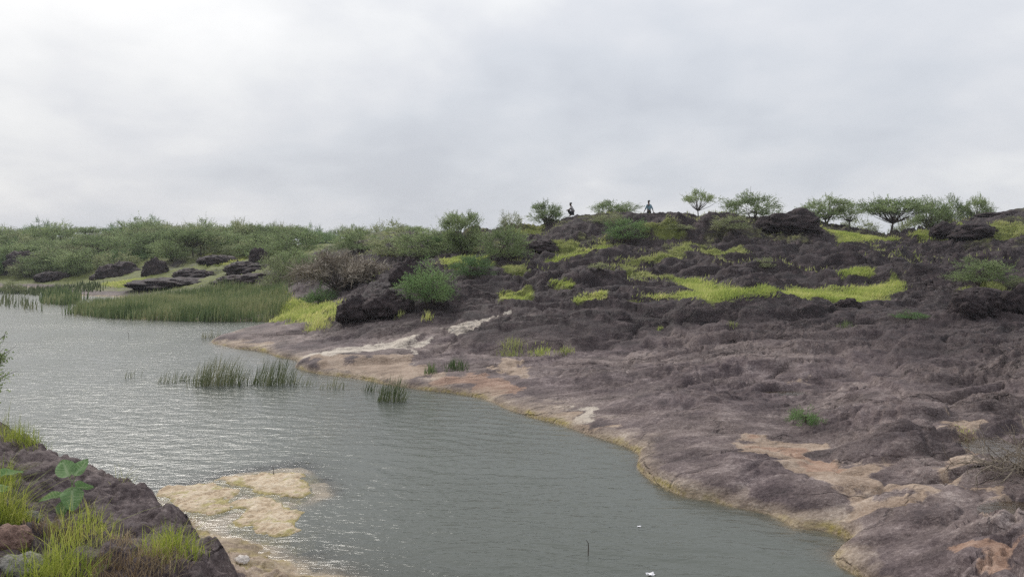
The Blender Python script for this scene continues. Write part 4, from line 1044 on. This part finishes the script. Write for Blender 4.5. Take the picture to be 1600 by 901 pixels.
# ------------------------------------------------------------------ bits on the water
def twig_in_water(px, py, hpx, lean, label):
    p = at_water(px, py); L = hpx*p[1]/FPX; w = MB()
    w.tube([(0, 0, -0.25), (lean*L*0.3, 0, L*0.5), (lean*L*0.2, 0, L*0.8), (-lean*L*0.5, 0, L)], [0.008, 0.007, 0.006, 0.004], 5)
    o = w.build('twig', M_BARK); o.location = p; tag(o, label, 'twig')
twig_in_water(200, 528, 10, 0.5, 'short dark bent twig sticking out of the far open water')
twig_in_water(427, 742, 14, 0.15, 'thin twig standing at the upper edge of the farthest pale rock')
twig_in_water(918, 866, 24, 0.2, 'thin pale stem standing in the near water at the bottom centre')
def scrap(px, py, wpx, label):
    p = at_water(px, py); s_ = wpx*p[1]/FPX; b = MB()
    X, Y = np.meshgrid(np.linspace(-.5, .5, 6), np.linspace(-.35, .35, 5)); Z = 0.12*np.sin(X*7+1)*np.cos(Y*6) + 0.10
    v = np.stack([X.ravel(), Y.ravel(), Z.ravel()], 1); v2 = v - np.array([0, 0, 0.07])
    i = np.arange(4)[:, None]*6; j = np.arange(5)[None]; f = np.stack([i+j, i+j+1, i+7+j, i+6+j], -1).reshape(-1, 4)
    b.add(v*s_, f); b.add(v2*s_, f[:, ::-1]); o = b.build('litter_scrap', simple('white litter', (0.75, 0.74, 0.76), 0.5, 0.1)); o.location = p
    o.rotation_euler.z = 0.3; tag(o, label, 'litter')
scrap(1017, 897, 14, 'small white litter scrap floating at the bottom edge')
scrap(999, 822, 6, 'tiny white fleck floating right of the middle of the near water')

# ------------------------------------------------------------------ two people on the ridge
def skin_mesh(name, joints, edges, mat, parent, root=0, sub=2):
    me = bpy.data.meshes.new(name); me.from_pydata([j[0] for j in joints], edges, []); o = link(name, me, parent)
    md = o.modifiers.new('skin', 'SKIN'); md.use_smooth_shade = True
    for i, sv in enumerate(me.skin_vertices[0].data):
        r_i = joints[i][1]; sv.radius = (r_i, r_i) if not isinstance(r_i, tuple) else r_i; sv.use_root = (i == root)
    o.modifiers.new('sub', 'SUBSURF').render_levels = sub
    me.materials.append(mat); return o
M_SKIN = simple('skin', (0.10, 0.055, 0.035), 0.6, 0.1); M_HAIR = simple('hair', (0.012, 0.010, 0.009), 0.6, 0.2)
M_BLUE = simple('light blue shirt', (0.17, 0.27, 0.33), 0.8, 0.15); M_NAVY = simple('dark trousers', (0.022, 0.022, 0.028), 0.85, 0.2)
M_TOP = simple('pale grey top', (0.34, 0.32, 0.33), 0.8, 0.15)
def head_bits(parent, c, fwd):
    f = np.array(fwd); c = np.array(c)
    h = MB(); hm = boulder_mesh(90, 3, 0.1); hm.materials.clear(); hm.materials.append(M_HAIR)
    o = link('hair', hm, parent); o.location = c - f*0.018 + np.array([0, 0, 0.045]); o.scale = (0.100, 0.100, 0.090)
def person_walk(p, rz, label):
    e = empty('person', p, rz)      # faces local +x; seen nearly side on
    J = [((0, 0, 0.93), 0.13), ((0.02, 0, 1.18), (0.15, 0.11)), ((0.02, 0, 1.40), (0.16, 0.10)), ((0.03, 0, 1.52), 0.055), ((0.05, 0, 1.62), (0.085, 0.095)), ((0.05, 0, 1.72), 0.07),
         ((0.02, 0.20, 1.40), 0.055), ((0.10, 0.27, 1.14), 0.043), ((0.26, 0.26, 0.93), 0.034), ((0.33, 0.255, 0.86), 0.03),
         ((0.02, -0.20, 1.40), 0.055), ((-0.10, -0.27, 1.14), 0.043), ((-0.20, -0.26, 0.92), 0.034), ((-0.23, -0.255, 0.84), 0.03),
         ((0, 0.10, 0.88), 0.095), ((0.16, 0.10, 0.50), 0.068), ((0.20, 0.10, 0.10), 0.045), ((0.32, 0.10, 0.04), 0.035),
         ((0, -0.10, 0.88), 0.095), ((-0.06, -0.10, 0.49), 0.068), ((-0.28, -0.10, 0.13), 0.045), ((-0.20, -0.10, 0.04), 0.035), ((0.135, 0, 1.615), 0.018)]
    E = [(0,1),(1,2),(2,3),(3,4),(4,5),(2,6),(6,7),(7,8),(8,9),(2,10),(10,11),(11,12),(12,13),(0,14),(14,15),(15,16),(16,17),(0,18),(18,19),(19,20),(20,21),(4,22)]
    skin_mesh('body', J, E, M_SKIN, e)
    S = [((0, 0, 0.90), (0.165, 0.135)), ((0.02, 0, 1.18), (0.175, 0.135)), ((0.02, 0, 1.40), (0.185, 0.125)), ((0.03, 0, 1.49), 0.075), ((0.02, 0.20, 1.40), 0.078), ((0.10, 0.27, 1.14), 0.064), ((0.17, 0.265, 1.04), 0.06), ((0.02, -0.20, 1.40), 0.078), ((-0.10, -0.27, 1.14), 0.064), ((-0.15, -0.265, 1.04), 0.06)]
    skin_mesh('shirt', S, [(0,1),(1,2),(2,3),(2,4),(4,5),(5,6),(2,7),(7,8),(8,9)], M_BLUE, e)
    T = [((0, 0, 0.96), (0.15, 0.125)), ((0, 0.10, 0.86), 0.112), ((0.16, 0.10, 0.50), 0.085), ((0.20, 0.10, 0.12), 0.068), ((0, -0.10, 0.86), 0.112), ((-0.06, -0.10, 0.49), 0.085), ((-0.27, -0.10, 0.15), 0.068)]
    skin_mesh('trousers', T, [(0,1),(1,2),(2,3),(0,4),(4,5),(5,6)], M_NAVY, e)
    head_bits(e, (0.05, 0, 1.68), (1, 0, 0)); return tag(e, label, 'person', 'people on the ridge')
def person_squat(p, rz, label):
    e = empty('person', p, rz)      # squatting on the heels, facing local +x, arms round the knees
    J = [((-0.16, 0, 0.24), 0.14), ((-0.17, 0, 0.45), (0.14, 0.11)), ((-0.06, 0, 0.70), (0.16, 0.10)), ((0.0, 0, 0.80), 0.055), ((0.03, 0, 0.90), (0.085, 0.095)), ((0.04, 0, 0.99), 0.07),
         ((-0.04, 0.19, 0.68), 0.055), ((0.12, 0.23, 0.52), 0.045), ((0.30, 0.13, 0.47), 0.035), ((0.36, 0.07, 0.46), 0.03),
         ((-0.04, -0.19, 0.68), 0.055), ((0.12, -0.23, 0.52), 0.045), ((0.30, -0.13, 0.47), 0.035), ((0.36, -0.07, 0.46), 0.03),
         ((-0.12, 0.10, 0.23), 0.10), ((0.24, 0.14, 0.47), 0.072), ((0.0, 0.12, 0.08), 0.05), ((0.16, 0.13, 0.04), 0.035),
         ((-0.12, -0.10, 0.23), 0.10), ((0.24, -0.14, 0.47), 0.072), ((0.0, -0.12, 0.08), 0.05), ((0.16, -0.13, 0.04), 0.035), ((0.115, 0, 0.895), 0.018)]
    E = [(0,1),(1,2),(2,3),(3,4),(4,5),(2,6),(6,7),(7,8),(8,9),(2,10),(10,11),(11,12),(12,13),(0,14),(14,15),(15,16),(16,17),(0,18),(18,19),(19,20),(20,21),(4,22)]
    skin_mesh('body', J, E, M_SKIN, e)
    S = [((-0.17, 0, 0.30), (0.155, 0.12)), ((-0.17, 0, 0.45), (0.16, 0.13)), ((-0.06, 0, 0.70), (0.18, 0.125)), ((-0.01, 0, 0.78), 0.075), ((-0.04, 0.19, 0.68), 0.072), ((0.06, 0.22, 0.58), 0.062), ((-0.04, -0.19, 0.68), 0.072), ((0.06, -0.22, 0.58), 0.062)]
    skin_mesh('top', S, [(0,1),(1,2),(2,3),(2,4),(4,5),(2,6),(6,7)], M_TOP, e)
    T = [((-0.16, 0, 0.26), (0.155, 0.14)), ((-0.12, 0.10, 0.23), 0.118), ((0.24, 0.14, 0.47), 0.09), ((0.03, 0.12, 0.13), 0.07), ((-0.12, -0.10, 0.23), 0.118), ((0.24, -0.14, 0.47), 0.09), ((0.03, -0.12, 0.13), 0.07)]
    skin_mesh('trousers', T, [(0,1),(1,2),(2,3),(0,4),(4,5),(5,6)], M_NAVY, e)
    head_bits(e, (0.035, 0, 0.955), (1, 0, 0)); return tag(e, label, 'person', 'people on the ridge')
def ridge_spot(px, py, D):
    p = at_depth(px, py, D); g = H(p[:1], p[1:2])[0]; print('PERSON', px, D, 'want z', p[2], 'ground', g)
    return (p[0], p[1], g)
RW = ridge_spot(1014, 347, 59.85); person_walk(RW, math.radians(125), 'person in a light blue shirt and dark trousers walking behind the ridge crest')
RS = ridge_spot(892, 335, 58.1); person_squat(RS, math.radians(172), 'person in a pale top and dark trousers squatting on the ridge, facing left')
# ------------------------------------------------------------------ damp air
hz = MB(); X0, X1, Y0, Y1, Z0, Z1 = -4100, 4100, -4100, 4100, -3.0, 14.0
hz.add([(x_, y_, z_) for z_ in (Z0, Z1) for y_ in (Y0, Y1) for x_ in (X0, X1)], [[0, 2, 3, 1], [4, 5, 7, 6], [0, 1, 5, 4], [2, 6, 7, 3], [0, 4, 6, 2], [1, 3, 7, 5]])
mh = bpy.data.materials.new('haze'); mh.use_nodes = True; nh = mh.node_tree; nh.nodes.clear()
vo = nd(nh, 'ShaderNodeOutputMaterial'); pv = nd(nh, 'ShaderNodeVolumePrincipled'); pv.inputs['Color'].default_value = (0.86, 0.90, 0.96, 1); pv.inputs['Density'].default_value = 0.00035
nh.links.new(pv.outputs[0], vo.inputs['Volume'])
tag(hz.build('haze', mh), kind='stuff')
